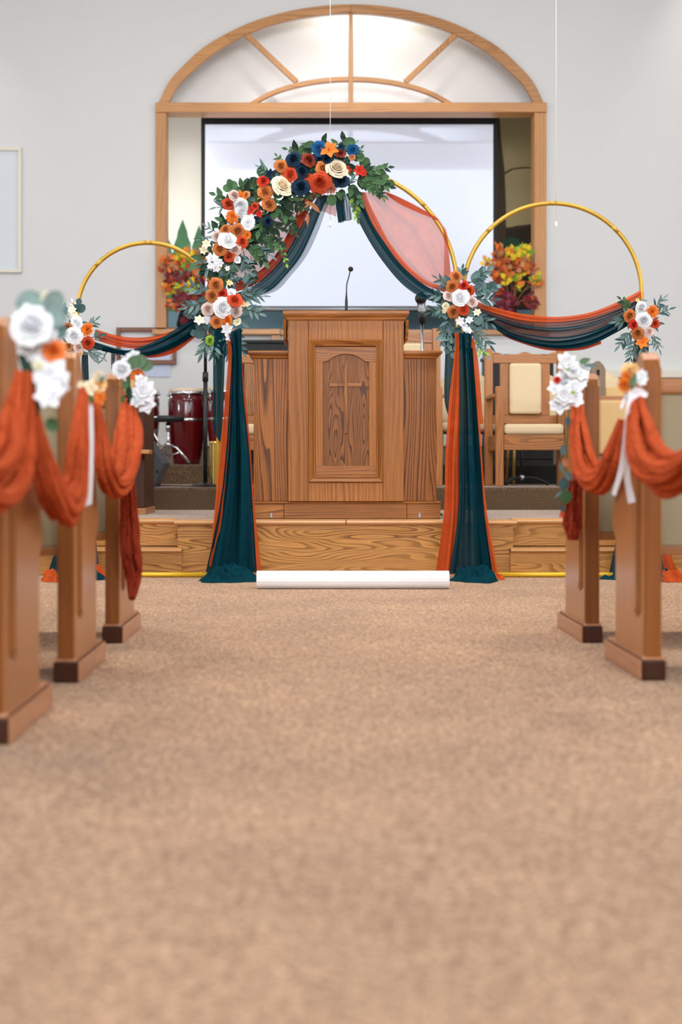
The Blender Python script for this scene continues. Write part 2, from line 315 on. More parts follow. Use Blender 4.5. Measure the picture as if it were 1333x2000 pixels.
def cr(pts, n):
    """Catmull-Rom through a list of tuples/Vectors, n samples"""
    pts = [Vector(p) for p in pts]; m = len(pts)-1; out = []
    for k in range(n):
        t = k/(n-1)*m; i = min(int(t), m-1); u = t-i
        p1, p2 = pts[i], pts[i+1]; p0 = pts[i-1] if i > 0 else p1*2-p2; p3 = pts[i+2] if i+2 <= m else p2*2-p1
        out.append(0.5*((2*p1)+(p2-p0)*u+(2*p0-5*p1+4*p2-p3)*u*u+(3*p1-p0-3*p2+p3)*u**3))
    return out
def px2(pts, Y): return [(P(x, y, Y).x, P(x, y, Y).z) for x, y in pts]

# ================================================================== SETTING
XL, XR, YB, YW, ZC = -5.0, 5.5, -3.0, 13.6, 6.2
struct(MB().box((XL, YB, -0.1), (XR, 15.3, 0)).build('floor', M['carpet']))
struct(MB().box((XL, YB, ZC), (XR, 15.3, ZC+0.1)).build('ceiling', M['ceiling']))
struct(MB().box((XL-0.1, YB, 0), (XL, 15.3, ZC)).build('wall_left', M['wall']))
struct(MB().box((XR, YB, 0), (XR+0.1, 15.3, ZC)).build('wall_right', M['wall']))
struct(MB().box((XL, YB-0.1, 0), (XR, YB, ZC)).build('wall_rear', M['wall']))
# back wall with the tall arched opening
ox0, ox1 = P(318, 0, YW).x, P(1053, 0, YW).x; oz0 = P(0, 652, YW).z; oz1 = P(0, 212, YW).z
m = MB(); T = 0.16
m.box((XL, YW, 0), (ox0, YW+T, ZC)); m.box((ox1, YW, 0), (XR, YW+T, ZC)); m.box((ox0, YW, 0), (ox1, YW+T, oz0)); 
outer = [(311, 203), (329, 166), (354, 136), (403, 92), (477, 52), (551, 28), (624, 15), (686, 11.5)]
inner = [(331, 203), (348, 172), (372, 147), (421, 105), (489, 67), (557, 44), (624, 31.5), (686, 28)]
outer += [(1372-x, y) for x, y in outer[:-1]][::-1]; inner += [(1372-x, y) for x, y in inner[:-1]][::-1]
o2 = cr([Vector((a, b, 0)) for a, b in outer], 49); i2 = cr([Vector((a, b, 0)) for a, b in inner], 49)
o2 = px2([(p.x, p.y) for p in o2], YW); i2 = px2([(p.x, p.y) for p in i2], YW)
mid = [((a[0]+b[0])/2, (a[1]+b[1])/2) for a, b in zip(o2, i2)]; mid = [(ox0, oz1)]+mid+[(ox1, oz1)]
m.strip([(p[0], ZC) for p in mid], mid, YW, YW+T)
struct(m.build('wall_back', M['wall']))
# alcove behind the opening: side walls, floor, mural wall
YA = 15.1
struct(MB().box((ox0-0.25, YA, oz0-0.6), (ox1+0.25, YA+0.08, 5.4)).build('wall_alcove', M['wall']))
struct(MB().box((ox0-0.33, YW+T+0.001, oz0-0.6), (ox0-0.25, YA+0.08, 5.4)).build('wall_alcove_left', M['wall']))
struct(MB().box((ox1+0.25, YW+T+0.001, oz0-0.6), (ox1+0.33, YA+0.08, 5.4)).build('wall_alcove_right', M['wall']))
struct(MB().box((ox0-0.3, YW+T, oz0-0.65), (ox1+0.3, YA+0.08, oz0-0.5)).build('floor_alcove', M['carpet_tread']))
struct(MB().box((ox0-0.3, YW+T, 5.4), (ox1+0.3, YA+0.08, 5.48)).build('ceiling_alcove', M['wall']))

# mural painted on the alcove wall (flat paint)
mural = thing('painted_mural', 'painted woodland and river mural on the alcove wall behind the screen', 'mural', (0.2, YA-0.004, oz0))
YM = YA-0.004
def flat(name, poly, mat, dy=0.0, parent=mural, Y=None):
    Yp = (Y or YM)-dy; return MB().prism([(P(x, y, Yp).x, P(x, y, Yp).z) for x, y in poly], 'Y', Yp, Yp+0.0035).build(name, mat, parent)
M['sky_paint'] = plain('mural_sky', (222, 218, 208), 0.9, var=0.03, scale=2)
M['tree_paint'] = plain('mural_trees', (62, 104, 72), 0.9, var=0.35, scale=9)
M['water_paint'] = plain('mural_water', (92, 122, 136), 0.9, var=0.12, scale=4)
M['olive_paint'] = plain('mural_dusk', (150, 134, 98), 0.9, var=0.08, scale=3)
M['bark_paint'] = plain('mural_bark', (64, 50, 36), 0.9, var=0.2, scale=6)
M['dark_paint'] = plain('mural_thicket', (40, 30, 20), 0.9, var=0.3, scale=5)
M['dgreen_paint'] = plain('mural_dark_leaves', (28, 62, 46), 0.9, var=0.3, scale=6)
flat('sky_paint', [(303, 200), (700, 200), (700, 470), (303, 470)], M['sky_paint'])
flat('dusk_paint', [(700, 200), (1052, 200), (1052, 470), (700, 470)], M['olive_paint'])
flat('water_paint', [(303, 600), (1052, 600), (1052, 700), (303, 700)], M['water_paint'])
flat('bank_paint', [(303, 560), (700, 570), (700, 602), (303, 602)], M['tree_paint'], 0.001)
def fir(cx, top, w, base):
    R = [(cx+w*((i+1)/7)**0.8*(1.0 if i % 2 else 0.86), top+(base-top)*(i+1)/7) for i in range(7)]
    L = [(2*cx-x-1, y+1.5) for x, y in R]; return [(cx, top)]+R+L[::-1]
flat('painted_woods', [(303, 500), (320, 492), (336, 502), (356, 494), (378, 504), (398, 494), (420, 500), (430, 608), (303, 608)], M['tree_paint'], 0.002)
for cx, top, w, base in ((357, 428, 24, 510), (320, 436, 22, 510), (389, 440, 20, 510)):
    flat('painted_tree', fir(cx, top, w, base), M['tree_paint'], 0.0035)
flat('painted_thicket', [(960, 444), (985, 446), (1010, 441), (1052, 436), (1052, 605), (960, 605)], M['dark_paint'], 0.002)
flat('painted_trunk', [(968, 200), (975, 200), (979, 270), (986, 330), (989, 400), (989, 520), (994, 605), (962, 605), (966, 450)], M['bark_paint'], 0.004)
flat('painted_branch', [(985, 337), (1000, 329), (1022, 326), (1050, 328), (1050, 330), (1022, 328.5), (1002, 331.5), (986, 341)], M['bark_paint'], 0.006)
flat('painted_branch', [(988, 444), (1015, 443), (1048, 436), (1048, 438.5), (1016, 446), (988, 448)], M['bark_paint'], 0.006)
flat('painted_leaves', [(978, 478), (995, 462), (1014, 466), (1018, 490), (1000, 500), (980, 494)], M['dgreen_paint'], 0.006)

# oak window surround
win = struct(thing('window_surround', 'x', 'x', (0.3, YW, oz0))); del win['label']; del win['category']; win.name = 'window_1'
YF = YW-0.05
MB().box((ox0-0.2, 14.0, 4.05), (ox1+0.2, 14.03, 5.4)).build('lunette_panel', M['lunette'], win)
for k in range(4):                                        # four curved boards
    a, b = k*12, k*12+13
    MB().strip(o2[a:b], i2[a:b], YF, YW-0.0005).build('arch_board', M['frame_h'], win, 0.004)
def bd(name, x0, y0, x1, y1, mat, ya=YF, yb=YW-0.0005, par=win, bev=0.004, Yp=YW):
    a = P(x0, y1, Yp); b = P(x1, y0, Yp); return MB().box((a.x, ya, a.z), (b.x, yb, b.z)).build(name, mat, par, bev)
bd('mullion', 681.5, 28, 690, 203, M['frame_v'], YW-0.035, YW+0.02)
bd('cross_beam', 305, 203, 1067, 222, M['frame_h'], YF-0.01, YW+T)
bd('side_post', 305, 222.3, 326, 645, M['frame_v'], YF, YW+T)
bd('side_post', 1043, 222.3, 1066, 645, M['frame_v'], YF, YW+T)
bd('sill', 300, 645, 548, 655, M['frame_h'], YF-0.07, YW+T)
bd('sill', 548.3, 645, 1072, 655, M['frame_h'], YF-0.02, YW+T)
bd('apron_block', 530, 655.3, 548, 668, M['frame_v'], YF-0.03)
def bar(pa, pb, wd, name='spoke'):
    a = Vector((P(*pa, YW).x, P(*pa, YW).z)); b = Vector((P(*pb, YW).x, P(*pb, YW).z)); t = (b-a).normalized(); n = Vector((-t.y, t.x))*S(wd/2, YW)
    MB().prism([a+n, b+n, b-n, a-n], 'Y', YW-0.035, YW+0.02).build(name, M['frame_v'], win, 0.003)
bar((481, 68), (580, 161), 10); bar((891, 68), (792, 161), 10)
arc = lambda off: px2([(p.x, p.y+off) for p in cr([Vector(q+(0,)) for q in [(484, 205), (530, 180), (580, 164), (632, 155), (686, 152), (740, 155), (792, 164), (842, 180), (888, 205)]], 33)], YW)
a1, a2 = arc(-1), arc(8)
MB().strip(a1[:17], a2[:17], YW-0.032, YW+0.02).build('inner_arch', M['frame_h'], win, 0.003)
MB().strip(a1[16:], a2[16:], YW-0.032, YW+0.02).build('inner_arch', M['frame_h'], win, 0.003)

# projection screen inside the alcove
YS = 14.12
scr = thing('projection_screen', 'large white projection screen with black border hanging in the oak-framed opening', 'screen', P(683, 604, YS))
a, b = P(393, 608, YS), P(972, 190, YS)
MB().box((a.x, YS+0.004, a.z), (b.x, YS+0.02, b.z)).build('border', M['screenb'], scr)
a, b = P(401, 598, YS), P(964, 243, YS); MB().box((a.x, YS, a.z), (b.x, YS+0.003, b.z)).build('screen_cloth', M['screen'], scr)
a, b = P(391, 606, YS), P(974, 600, YS); MB().tube([(a.x, YS-0.01, a.z+0.01), (b.x, YS-0.01, a.z+0.01)], 0.017, 10).build('bottom_bar', M['steel'], scr)

for px in (480, 880):
    q = P(px, 190, YS); MB().tube([(q.x, YS+0.012, q.z-0.01), (q.x, YS+0.012, 5.399)], 0.008, 8).build('hanger_rod', M['steel'], scr)

# --- platform
ZL1, ZL2, ZL3 = 0.30, 0.455, 0.62
YC, YSd, YST = 7.74, 7.96, 7.70                   # centre riser, side risers, low step front
cx0, cx1 = P(347, 0, YC).x, P(1003, 0, YC).x
plat = struct(thing('platform', 'x', 'x', (0.2, 8, 0))); del plat['label']; del plat['category']; plat.name = 'floor_platform'
MB().box((XL, YSd+0.03, 0), (XR, 15.0, ZL1-0.012)).build('platform_core', M['carpet_tread'], plat)
MB().box((cx0+0.02, YC+0.03, 0), (cx1-0.02, YSd+0.05, ZL1-0.012)).build('platform_core', M['carpet_tread'], plat)
MB().box((XL, YSd+0.03, ZL1-0.012), (XR, 9.72, ZL1)).build('carpet_tread', M['carpet_tread'], plat)
MB().box((cx0, YC+0.03, ZL1-0.012), (cx1, YSd+0.03, ZL1-0.0005)).build('carpet_tread', M['carpet_tread'], plat)
for x0, x1 in ((cx0, P(432, 0, YC).x), (P(432, 0, YC).x+0.002, P(940, 0, YC).x), (P(940, 0, YC).x+0.002, cx1)):
    MB().box((x0, YC, 0.0), (x1, YC+0.02, ZL1-0.03)).build('riser_board', M['oak_step'], plat, 0.002)
for s_, xx in ((-1, cx0), (1, cx1)):
    MB().box((xx, YC+0.0205, 0), (xx-s_*0.02, YSd, ZL1-0.03)).build('riser_board', M['oak_y'], plat, 0.002)
def nosing(x0, x1, y, z, name='nosing', h=0.034):
    pr = [(y+0.04, z), (y+0.01, z+0.001), (y-0.012, z-0.003), (y-0.022, z-0.012), (y-0.022, z-h+0.012), (y-0.012, z-h+0.003), (y+0.002, z-h), (y+0.04, z-h)]
    return MB().prism(pr, 'X', x0, x1).build(name, M['oak_nose'], plat, 0.004)
nosing(cx0-0.02, 0.17, YC, ZL1+0.002); nosing(0.172, cx1+0.02, YC, ZL1+0.002)
nosing(XL, -2.2, YSd, ZL1+0.001); nosing(-2.198, cx0-0.022, YSd, ZL1+0.001); nosing(cx1+0.022, 3.0, YSd, ZL1+0.001); nosing(3.002, XR, YSd, ZL1+0.001)
ZS = 0.147
sx0, sx1 = P(355, 0, YST).x, P(998, 0, YST).x
for x0, x1 in ((XL, -2.4), (-2.398, cx0+0.001), (cx1-0.001, 2.9), (2.902, XR)):
    MB().box((x0, YSd, ZS), (x1, YSd+0.02, ZL1-0.03)).build('riser_board', M['oak_step'], plat, 0.002)
for x0, x1 in ((XL, -2.6), (-2.598, sx0), (sx1, 2.7), (2.702, XR)):
    MB().box((x0, YST, 0), (x1, YST+0.02, ZS-0.02)).build('step_front_board', M['oak_step'], plat, 0.002)
    MB().box((x0, YST+0.02, 0), (x1, YSd-0.001, ZS-0.004)).build('step_tread', M['oak_nose'], plat)
    nosing(x0, x1, YST, ZS, h=0.026)
# upper platform levels
YR2, YR3 = 9.70, 11.75
def riser(x0, x1, y, z0, z1, mat):
    pr = [(y, z0), (y+0.1, z0), (y+0.1, z1), (y+0.02, z1), (y+0.004, z1-0.006), (y, z1-0.02)]
    return MB().prism(pr, 'X', x0, x1).build('carpet_riser', mat, plat)
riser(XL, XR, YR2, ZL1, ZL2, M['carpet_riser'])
MB().box((XL, YR2+0.1, ZL1-0.012), (XR, 15.0, ZL2-0.0006)).build('carpet_tread', M['carpet_tread'], plat)
xk = P(432, 0, YR3).x
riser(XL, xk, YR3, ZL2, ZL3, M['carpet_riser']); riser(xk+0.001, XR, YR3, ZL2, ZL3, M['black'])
MB().box((XL, YR3+0.1, ZL2), (XR, YW-0.002, ZL3-0.0006)).build('carpet_tread', M['carpet_tread'], plat)
# wainscot at the right of the back wall
a = P(1150, 760, 13.45); wz = P(0, 738, 13.45).z; wt = P(0, 722, 13.45).z
struct(MB().box((a.x, 13.5, 0.8305), (XR, YW-0.001, wz)).build('trim_1', M['frame_h']))
struct(MB().box((a.x-0.02, 13.46, wz+0.001), (XR, YW-0.001, wt)).build('trim_2', M['cream_trim'], None, 0.01))
struct(MB().box((XL, 13.55, ZL3), (XR, YW-0.0005, 0.80)).build('baseboard_back', plain('baseboard_paint', (128, 112, 96), 0.6, var=0.05)))
struct(MB().box((XL, 13.53, 0.8005), (XR, YW-0.0005, 0.83)).build('baseboard_cap', M['cream_trim'], None, 0.004))
# ceiling lamp housings
for x in (-2.6, 0.25, 3.1):
    for y in (10.3, 6.4, 2.2):
        if True:
            l = thing('ceiling_lamp', 'white ceiling lamp in the %s row, above the %s' % ({10.3: 'stage', 6.4: 'front', 2.2: 'rear'}[y], {-2.6: 'left pews', 0.25: 'aisle', 3.1: 'right pews'}[x]), 'lamp', (x, y, 6.1), 'ceiling lamps above the room')
            mm = MB(); mm.box((x-0.64, y-0.29, 6.1), (x+0.64, y+0.29, 6.199)); mm.build('housing', M['cream_trim'], l, 0.005)
# wall panel at left
wp = thing('wall_panel', 'pale fabric panel with cream frame on the white wall, upper left', 'panel', P(0, 533, YW-0.01))
xa, xb = P(-160, 0, YW-0.01).x, P(43, 0, YW-0.01).x; za, zb = P(0, 533, YW-0.01).z, P(0, 288, YW-0.01).z; fw = 0.035
MB().box((xa, YW-0.02, za), (xb, YW-0.001, zb)).build('fabric_panel', M['whitefab'], wp)
for q in (((xa, za), (xb, za+fw)), ((xa, zb-fw), (xb, zb)), ((xa, za+fw), (xa+fw, zb-fw)), ((xb-fw, za+fw), (xb, zb-fw))):
    MB().box((q[0][0], YW-0.045, q[0][1]), (q[1][0], YW-0.0205, q[1][1])).build('frame_strip', M['cream_trim'], wp, 0.004)
# pull cords from the ceiling
for px, yb, Y, lab in ((645.5, 440, 9.0, 'long white pull cord with small tassel hanging in front of the lunette centre'), (1087, 440, 9.0, 'long white pull cord with small tassel right of the oak window surround')):
    b = P(px, yb, Y); t = thing('pull_cord', lab, 'cord', b)
    pts = [(b.x, Y, ZC), (b.x, Y, b.z+0.03)]
    MB().tube(pts, 0.0022, 6).build('cord', M['cord'], t)
    MB().lathe([(0.001, 0.03), (0.006, 0.02), (0.009, 0.005), (0.007, -0.012), (0.001, -0.014)], b, 10).build('tassel', M['cord'], t)

# ================================================================== LECTERN
LY = 7.86
def LX(px): return P(px, 0, LY).x
def LZ(py): return P(0, py, LY).z
lec = thing('lectern', 'large oak lectern with side wings and a carved cross on its front panel', 'lectern', (LX(680), LY+0.2, ZL1))
def lb(name, x0, y0, x1, y1, ya, yb, mat, bev=0.003, par=None):
    return MB().box((LX(x0), ya, LZ(y1)), (LX(x1), yb, LZ(y0))).build(name, mat, par or lec, bev)
lb('plinth', 497, 984, 554.5, 1013.2, LY, LY+0.5, M['oak_h']); lb('plinth', 555, 984, 795, 1013.2, LY-0.002, LY+0.5, M['oak_h']); lb('plinth', 795.5, 984, 861, 1013.2, LY, LY+0.5, M['oak_h'])
lb('plinth_cap', 496, 979.5, 862.5, 983.8, LY-0.008, LY+0.5, M['oak_h'], 0.005)
lb('wing', 495, 699, 563.5, 979.3, LY+0.05, LY+0.45, M['oak_v_strong']); lb('wing', 788.7, 699, 855, 979.3, LY+0.05, LY+0.45, M['oak_v_strong'])
def cornice(name, x0, x1, ytop, ybot, ya, yb, out, mat, sides=(1, 1), par=None):
    """moulded cap: stacked profile rings growing outwards"""
    prof = [(0, 0), (0.25, 0.12), (0.3, 0.3), (0.55, 0.42), (0.8, 0.5), (0.85, 0.62), (1.0, 0.68), (1.0, 0.92), (0.95, 1.0)]
    zb, zt = LZ(ybot), LZ(ytop); vs = []; fs = []
    for t, h in prof:
        e = out*t; z = zb+(zt-zb)*h; x_0 = LX(x0)-e*sides[0]; x_1 = LX(x1)+e*sides[1]
        vs += [(x_0, ya-e, z), (x_1, ya-e, z), (x_1, yb+e, z), (x_0, yb+e, z)]
    n = len(prof)
    for i in range(n-1):
        for k in range(4): fs.append((i*4+k, i*4+(k+1) % 4, (i+1)*4+(k+1) % 4, (i+1)*4+k))
    fs += [(0, 3, 2, 1), (4*n-4, 4*n-3, 4*n-2, 4*n-1)]
    return MB().add(vs, fs).build(name, mat, par or lec)
cornice('wing_cap', 495, 563.3, 684, 699, LY+0.05, LY+0.45, 0.03, M['oak_h'], (1, 0)); cornice('wing_cap', 788.9, 855, 684, 699, LY+0.05, LY+0.45, 0.03, M['oak_h'], (0, 1))
# main body built from boards round the recessed panel
lb('front_board', 563.5, 627, 603, 979.3, LY-0.03, LY+0.4, M['oak_v']); lb('front_board', 748, 627, 788.5, 979.3, LY-0.03, LY+0.4, M['oak_v'])
lb('front_board', 603.2, 627, 747.8, 664, LY-0.03, LY+0.4, M['oak_v']); lb('front_board', 603.2, 942, 747.8, 979.3, LY-0.03, LY+0.4, M['oak_v'])
cornice('desk_cornice', 563.5, 788.5, 609, 627.3, LY-0.03, LY+0.36, 0.029, M['oak_h'])
# sloping desk box seen at both sides of the cornice
for x0, x1 in ((553.5, 559.5), (792.5, 798.5)):
    MB().prism([(LY+0.03, LZ(662)), (LY+0.40, LZ(662)), (LY+0.40, LZ(625)), (LY-0.02, LZ(625))], 'X', LX(x0), LX(x1)).build('desk_side', M['oak_v'], lec, 0.003)
# mitred mouldings
def mitre(x0, y0, x1, y1, wd, y_, prof, name, mats):
    """picture-frame moulding: prof = list of (inward fraction, depth towards viewer)"""
    X0, X1, Z0, Z1 = LX(x0), LX(x1), LZ(y1), LZ(y0); w_ = S(wd, LY)
    co = [((X0, Z0), (1, 1)), ((X1, Z0), (-1, 1)), ((X1, Z1), (-1, -1)), ((X0, Z1), (1, -1))]
    for k in range(4):
        (a, da), (b, db) = co[k], co[(k+1) % 4]; vs = []
        for t, d in prof: vs += [(a[0]+da[0]*w_*t, y_-d, a[1]+da[1]*w_*t), (b[0]+db[0]*w_*t, y_-d, b[1]+db[1]*w_*t)]
        n = len(prof); fs = [(2*i, 2*i+1, 2*i+3, 2*i+2) for i in range(n-1)]+[tuple(range(0, 2*n, 2)), tuple(range(1, 2*n, 2))[::-1], (0, 2*n-2, 2*n-1, 1)]
        MB().add(vs, fs).build(name, mats[k % 2], lec)
mitre(603.2, 664, 747.8, 942, 13, LY-0.03, [(0, 0), (0, 0.012), (0.15, 0.016), (0.3, 0.012), (0.5, 0.006), (0.7, 0.0), (0.75, 0.006), (0.95, 0.004), (1.0, -0.008)], 'panel_moulding', (M['oak_h'], M['oak_v']))
pnl = lb('front_panel', 615, 676, 736, 930, LY-0.012, LY+0.3, M['oak_panel'], 0)
lb('stile', 616, 679.2, 631, 930, LY-0.024, LY-0.0122, M['oak_v']); lb('stile', 721, 679.2, 736, 930, LY-0.024, LY-0.0122, M['oak_v'])
lb('bottom_rail', 616.2, 909.5, 735.8, 930, LY-0.0245, LY-0.0122, M['oak_h'])
archp = [(616, 678), (736, 678), (736, 708), (722, 709), (712, 706), (700, 698), (690, 694), (676, 692), (662, 694), (652, 698), (640, 706), (630, 709), (616, 708)]
MB().prism([(LX(x), LZ(y)) for x, y in archp], 'Y', LY-0.025, LY-0.0122).build('arched_rail', M['oak_h'], lec, 0.002)
cr_ = lb('cross', 672.8, 719, 678.6, 847, LY-0.024, LY-0.0122, M['oak_v'], 0.001, pnl)
lb('cross_arm', 644, 748.5, 672.6, 755.5, LY-0.021, LY-0.0122, M['oak_h'], 0.001, pnl); lb('cross_arm', 678.8, 748.5, 707, 755.5, LY-0.021, LY-0.0122, M['oak_h'], 0.001, pnl)
for px in (530, 820):
    q = MB().box((LX(px-2), LY-0.005, LZ(1011)), (LX(px+2.5), LY-0.0005, LZ(1002))).build('bracket', M['steel'], lec, 0.001)
# gooseneck microphone
def pole(pts, r, name, mat, par, seg=10): return MB().tube(pts, r, seg).build(name, mat, par)
GY = LY+0.1
g = thing('gooseneck_microphone', 'thin black gooseneck microphone standing on top of the lectern', 'microphone', P(677, 608.5, GY))
gz = P(0, 607.3, GY).z; gx = P(677, 0, GY).x; gz = LZ(609)+0.001
MB().lathe([(0.0, 0.008), (0.024, 0.007), (0.028, 0.0)], (gx, GY, gz)).build('base', M['blackm'], g)
pts = cr([(gx, GY, gz+0.005), P(677, 590, GY), P(677, 575, GY), P(678, 555, GY), P(682, 540, GY), P(684.5, 528, GY)], 16)
nk = MB().tube(pts, [0.008, 0.0085, 0.0085, 0.0085, 0.0075, 0.006, 0.0045]+[0.0035]*9, 10).build('neck', M['blackm'], g)
MB().ball(P(685.5, 525.5, GY), 0.0145).build('foam_head', M['black'], nk)
# handheld microphone on a chrome stand behind the right wing
mY = LY+0.66
g = thing('microphone_stand', 'chrome microphone stand with clipped silver microphone behind right wing of lectern', 'microphone stand', (P(825, 0, mY).x, mY, ZL1))
mx_ = P(825, 0, mY).x
MB().lathe([(0.0, 0.03), (0.03, 0.028), (0.12, 0.012), (0.125, 0.0), (0, 0)], (mx_, mY, ZL1+0.001)).build('base', M['blackm'], g)
pole([(mx_, mY, ZL1+0.03), (mx_, mY, P(0, 622, mY).z)], 0.0085, 'pole', M['chrome'], g)
MB().tube([P(826, 630, mY), P(825, 612, mY), P(823, 590, mY)], [0.018, 0.023, 0.027], 14).build('microphone_body', M['steel'], g)
MB().tube([P(825.5, 632, mY-0.01), P(825.5, 608, mY-0.02)], [0.018, 0.028], 14).build('clip', M['blackm'], g)
MB().ball(P(822.5, 583, mY-0.01), 0.036).build('mesh_head', M['blackm'], g)

# ================================================================== CHAIRS
def clergy_chair(slots=True, hgt=1.06, label='', wd=0.604):
    t = thing('clergy_chair', label, 'chair', (0, 0, 0))
    W = wd; pw = 0.06; D = 0.5
    def b(n, a, c, mt, bev=0.004): return MB().box(a, c).build(n, mt, t, bev)
    for x in (0, W-pw): b('back_post', (x, D-0.06, 0), (x+pw, D, hgt), M['chair_v'])
    zr = hgt-0.11
    xs = [pw+(W-2*pw)*i/24 for i in range(25)]
    top = [(x, hgt-0.035+0.012*math.cos((x-W/2)/(W-2*pw)*4*PI)+(0.018 if abs(x-W/2) < 0.07 else 0)) for x in xs]
    top = [(x, hgt-0.03-0.018*abs(math.sin((x-pw)/(W-2*pw)*2*PI))**2+0.004*math.cos((x-W/2)*60)) for x in xs]
    MB().prism([(pw+0.001, zr), (W-pw-0.001, zr)]+top[::-1], 'Y', D-0.05, D-0.012).build('crest_rail', M['chair_h'], t, 0.002)
    sl = 0.054 if slots else 0.0; sw = 0.068
    b('stile', (pw+sl+0.001, D-0.045, 0.53), (pw+sl+sw, D-0.015, zr-0.001), M['chair_v']); b('stile', (W-pw-sl-sw, D-0.045, 0.53), (W-pw-sl-0.001, D-0.015, zr-0.001), M['chair_v'])
    b('lower_rail', (pw+0.001, D-0.046, 0.465), (W-pw-0.001, D-0.014, 0.529), M['chair_h'])
    b('back_panel', (pw+sl+sw+0.001, D-0.035, 0.53), (W-pw-sl-sw-0.001, D-0.02, zr-0.001), M['chair_v'])
    b('back_cushion', (pw+sl+sw, D-0.085, 0.537), (W-pw-sl-sw, D-0.0455, zr-0.002), M['cream_cloth'], 0.02)
    for x in (0.025, W-0.083): b('arm_post', (x, 0, 0), (x+0.058, 0.05, 0.72), M['chair_v'], 0.006)
    for x in (0.004, W-0.059): b('armrest', (x, 0.051, 0.645), (x+0.055, D-0.061, 0.67), M['chair_v'])
    b('apron', (0.084, 0.005, 0.26), (W-0.084, 0.035, 0.37), M['chair_h'])
    for x in (0.025, W-0.05): b('side_rail', (x, 0.051, 0.26), (x+0.025, D-0.061, 0.37), M['oak_y'])
    MB().box((0.085, -0.005, 0.371), (W-0.085, D-0.09, 0.45)).build('seat_cushion', M['cream_cloth'], t, 0.028, seg=3)
    return t
YCH = 10.22
def place(t, px, Y, z, back=0.47): t.location = (P(px, 0, Y+back).x, Y, z)
c1 = clergy_chair(True, 1.03, 'oak armchair with cream back cushion standing right of the arch drape'); place(c1, 947, YCH, ZL2)
c2 = copy_tree(c1); c2['label'] = 'oak armchair half hidden behind the left wing of the lectern'; place(c2, 448, YCH, ZL2)
c3 = clergy_chair(False, 1.19, 'tall oak armchair behind the right wing of the lectern', 0.60); place(c3, 706, YCH+0.1, ZL2)
# cream stacking chairs further back
def stack_chair():
    t = thing('stacking_chair', '', 'chair', (0, 0, 0), 'cream stacking chairs behind the oak armchairs')
    back = [[(-0.21+0.42*j/8, 0.36-0.03*math.cos((j/8-0.5)*PI)+0.02*i/6+0.0, 0.50+0.40*i/6*(1-0.22*abs(j/4-1)**3)) for j in range(9)] for i in range(7)]
    m_ = MB().grid(back); o = m_.build('backrest', M['cream_cloth'], t); sd = o.modifiers.new('solid', 'SOLIDIFY'); sd.thickness = 0.045; sd.offset = 0
    MB().box((-0.22, -0.02, 0.42), (0.22, 0.36, 0.49)).build('seat', M['cream_cloth'], t, 0.03, seg=3)
    for sx in (-1, 1):
        MB().tube([(sx*0.21, 0.0, 0.42), (sx*0.22, -0.03, 0.0)], 0.011, 8).build('leg', M['brass'], t)
        MB().tube([(sx*0.21, 0.30, 0.42), (sx*0.22, 0.40, 0.0)], 0.011, 8).build('leg', M['brass'], t)
        MB().tube([(sx*0.205, 0.30, 0.42), (sx*0.205, 0.37, 0.55), (sx*0.205, 0.40, 0.8)], 0.011, 8).build('back_tube', M['brass'], t)
    MB().tube([(-0.2, 0.0, 0.405), (0.2, 0.0, 0.405)], 0.009, 8).build('crossbar', M['blackm'], t)
    return t
s1 = stack_chair(); s1['label'] = 'cream stacking chair peeking out right of the orange arch drape'; place(s1, 905, 11.05, ZL2)
for px, Y, lb_ in ((1040, 11.1, 'cream stacking chair directly behind the right oak armchair'), (1160, 11.0, 'cream stacking chair behind the first pew bouquet on the right')):
    s = copy_tree(s1); s['label'] = lb_; place(s, px, Y, ZL2)
# black cabinets
for x0, x1, y0, lab in ((455, 705, 664, 'long black cabinet behind the left oak armchair'), (955, 1082, 692, 'black cabinet behind the right oak armchair')):
    Yc = 12.4; a = P(x0, 0, Yc); b_ = P(x1, y0, Yc)
    t = thing('black_cabinet', lab, 'cabinet', ((a.x+b_.x)/2, Yc, ZL3))
    MB().box((a.x, Yc, ZL3), (b_.x, Yc+0.5, b_.z-0.03)).build('body', M['black'], t, 0.004)
    MB().box((a.x-0.015, Yc-0.015, b_.z-0.0295), (b_.x+0.015, Yc+0.515, b_.z)).build('top', M['black'], t, 0.006)
    for k in range(2):
        xx0 = a.x+0.01+(b_.x-a.x)/2*k; xx1 = xx0+(b_.x-a.x)/2-0.02
        MB().box((xx0, Yc-0.012, ZL3+0.05), (xx1, Yc-0.0005, b_.z-0.05)).build('door', M['black'], t, 0.003)
# low black stand under the right armchair
t = thing('tripod_stand', 'low black tripod stand with chrome highlights under the right oak armchair', 'stand', (P(1020, 0, 10.95).x, 10.95, ZL2))
bx_ = P(1020, 0, 10.95).x
pole([(bx_, 10.95, ZL2+0.05), (bx_, 11.0, ZL2+0.40)], 0.011, 'pole', M['blackm'], t)
MB().ball((bx_, 10.95, ZL2+0.06), 0.022).build('hub', M['chrome'], t)
for dx, dy in ((0.21, 0.03), (-0.14, -0.12), (-0.12, 0.15)):
    pts = cr([(bx_, 10.95, ZL2+0.06), (bx_+dx*0.5, 10.95+dy*0.5, ZL2+0.052), (bx_+dx, 10.95+dy, ZL2+0.008)], 8)
    MB().tube(pts, 0.012, 8).build('leg', M['blackm'], t)
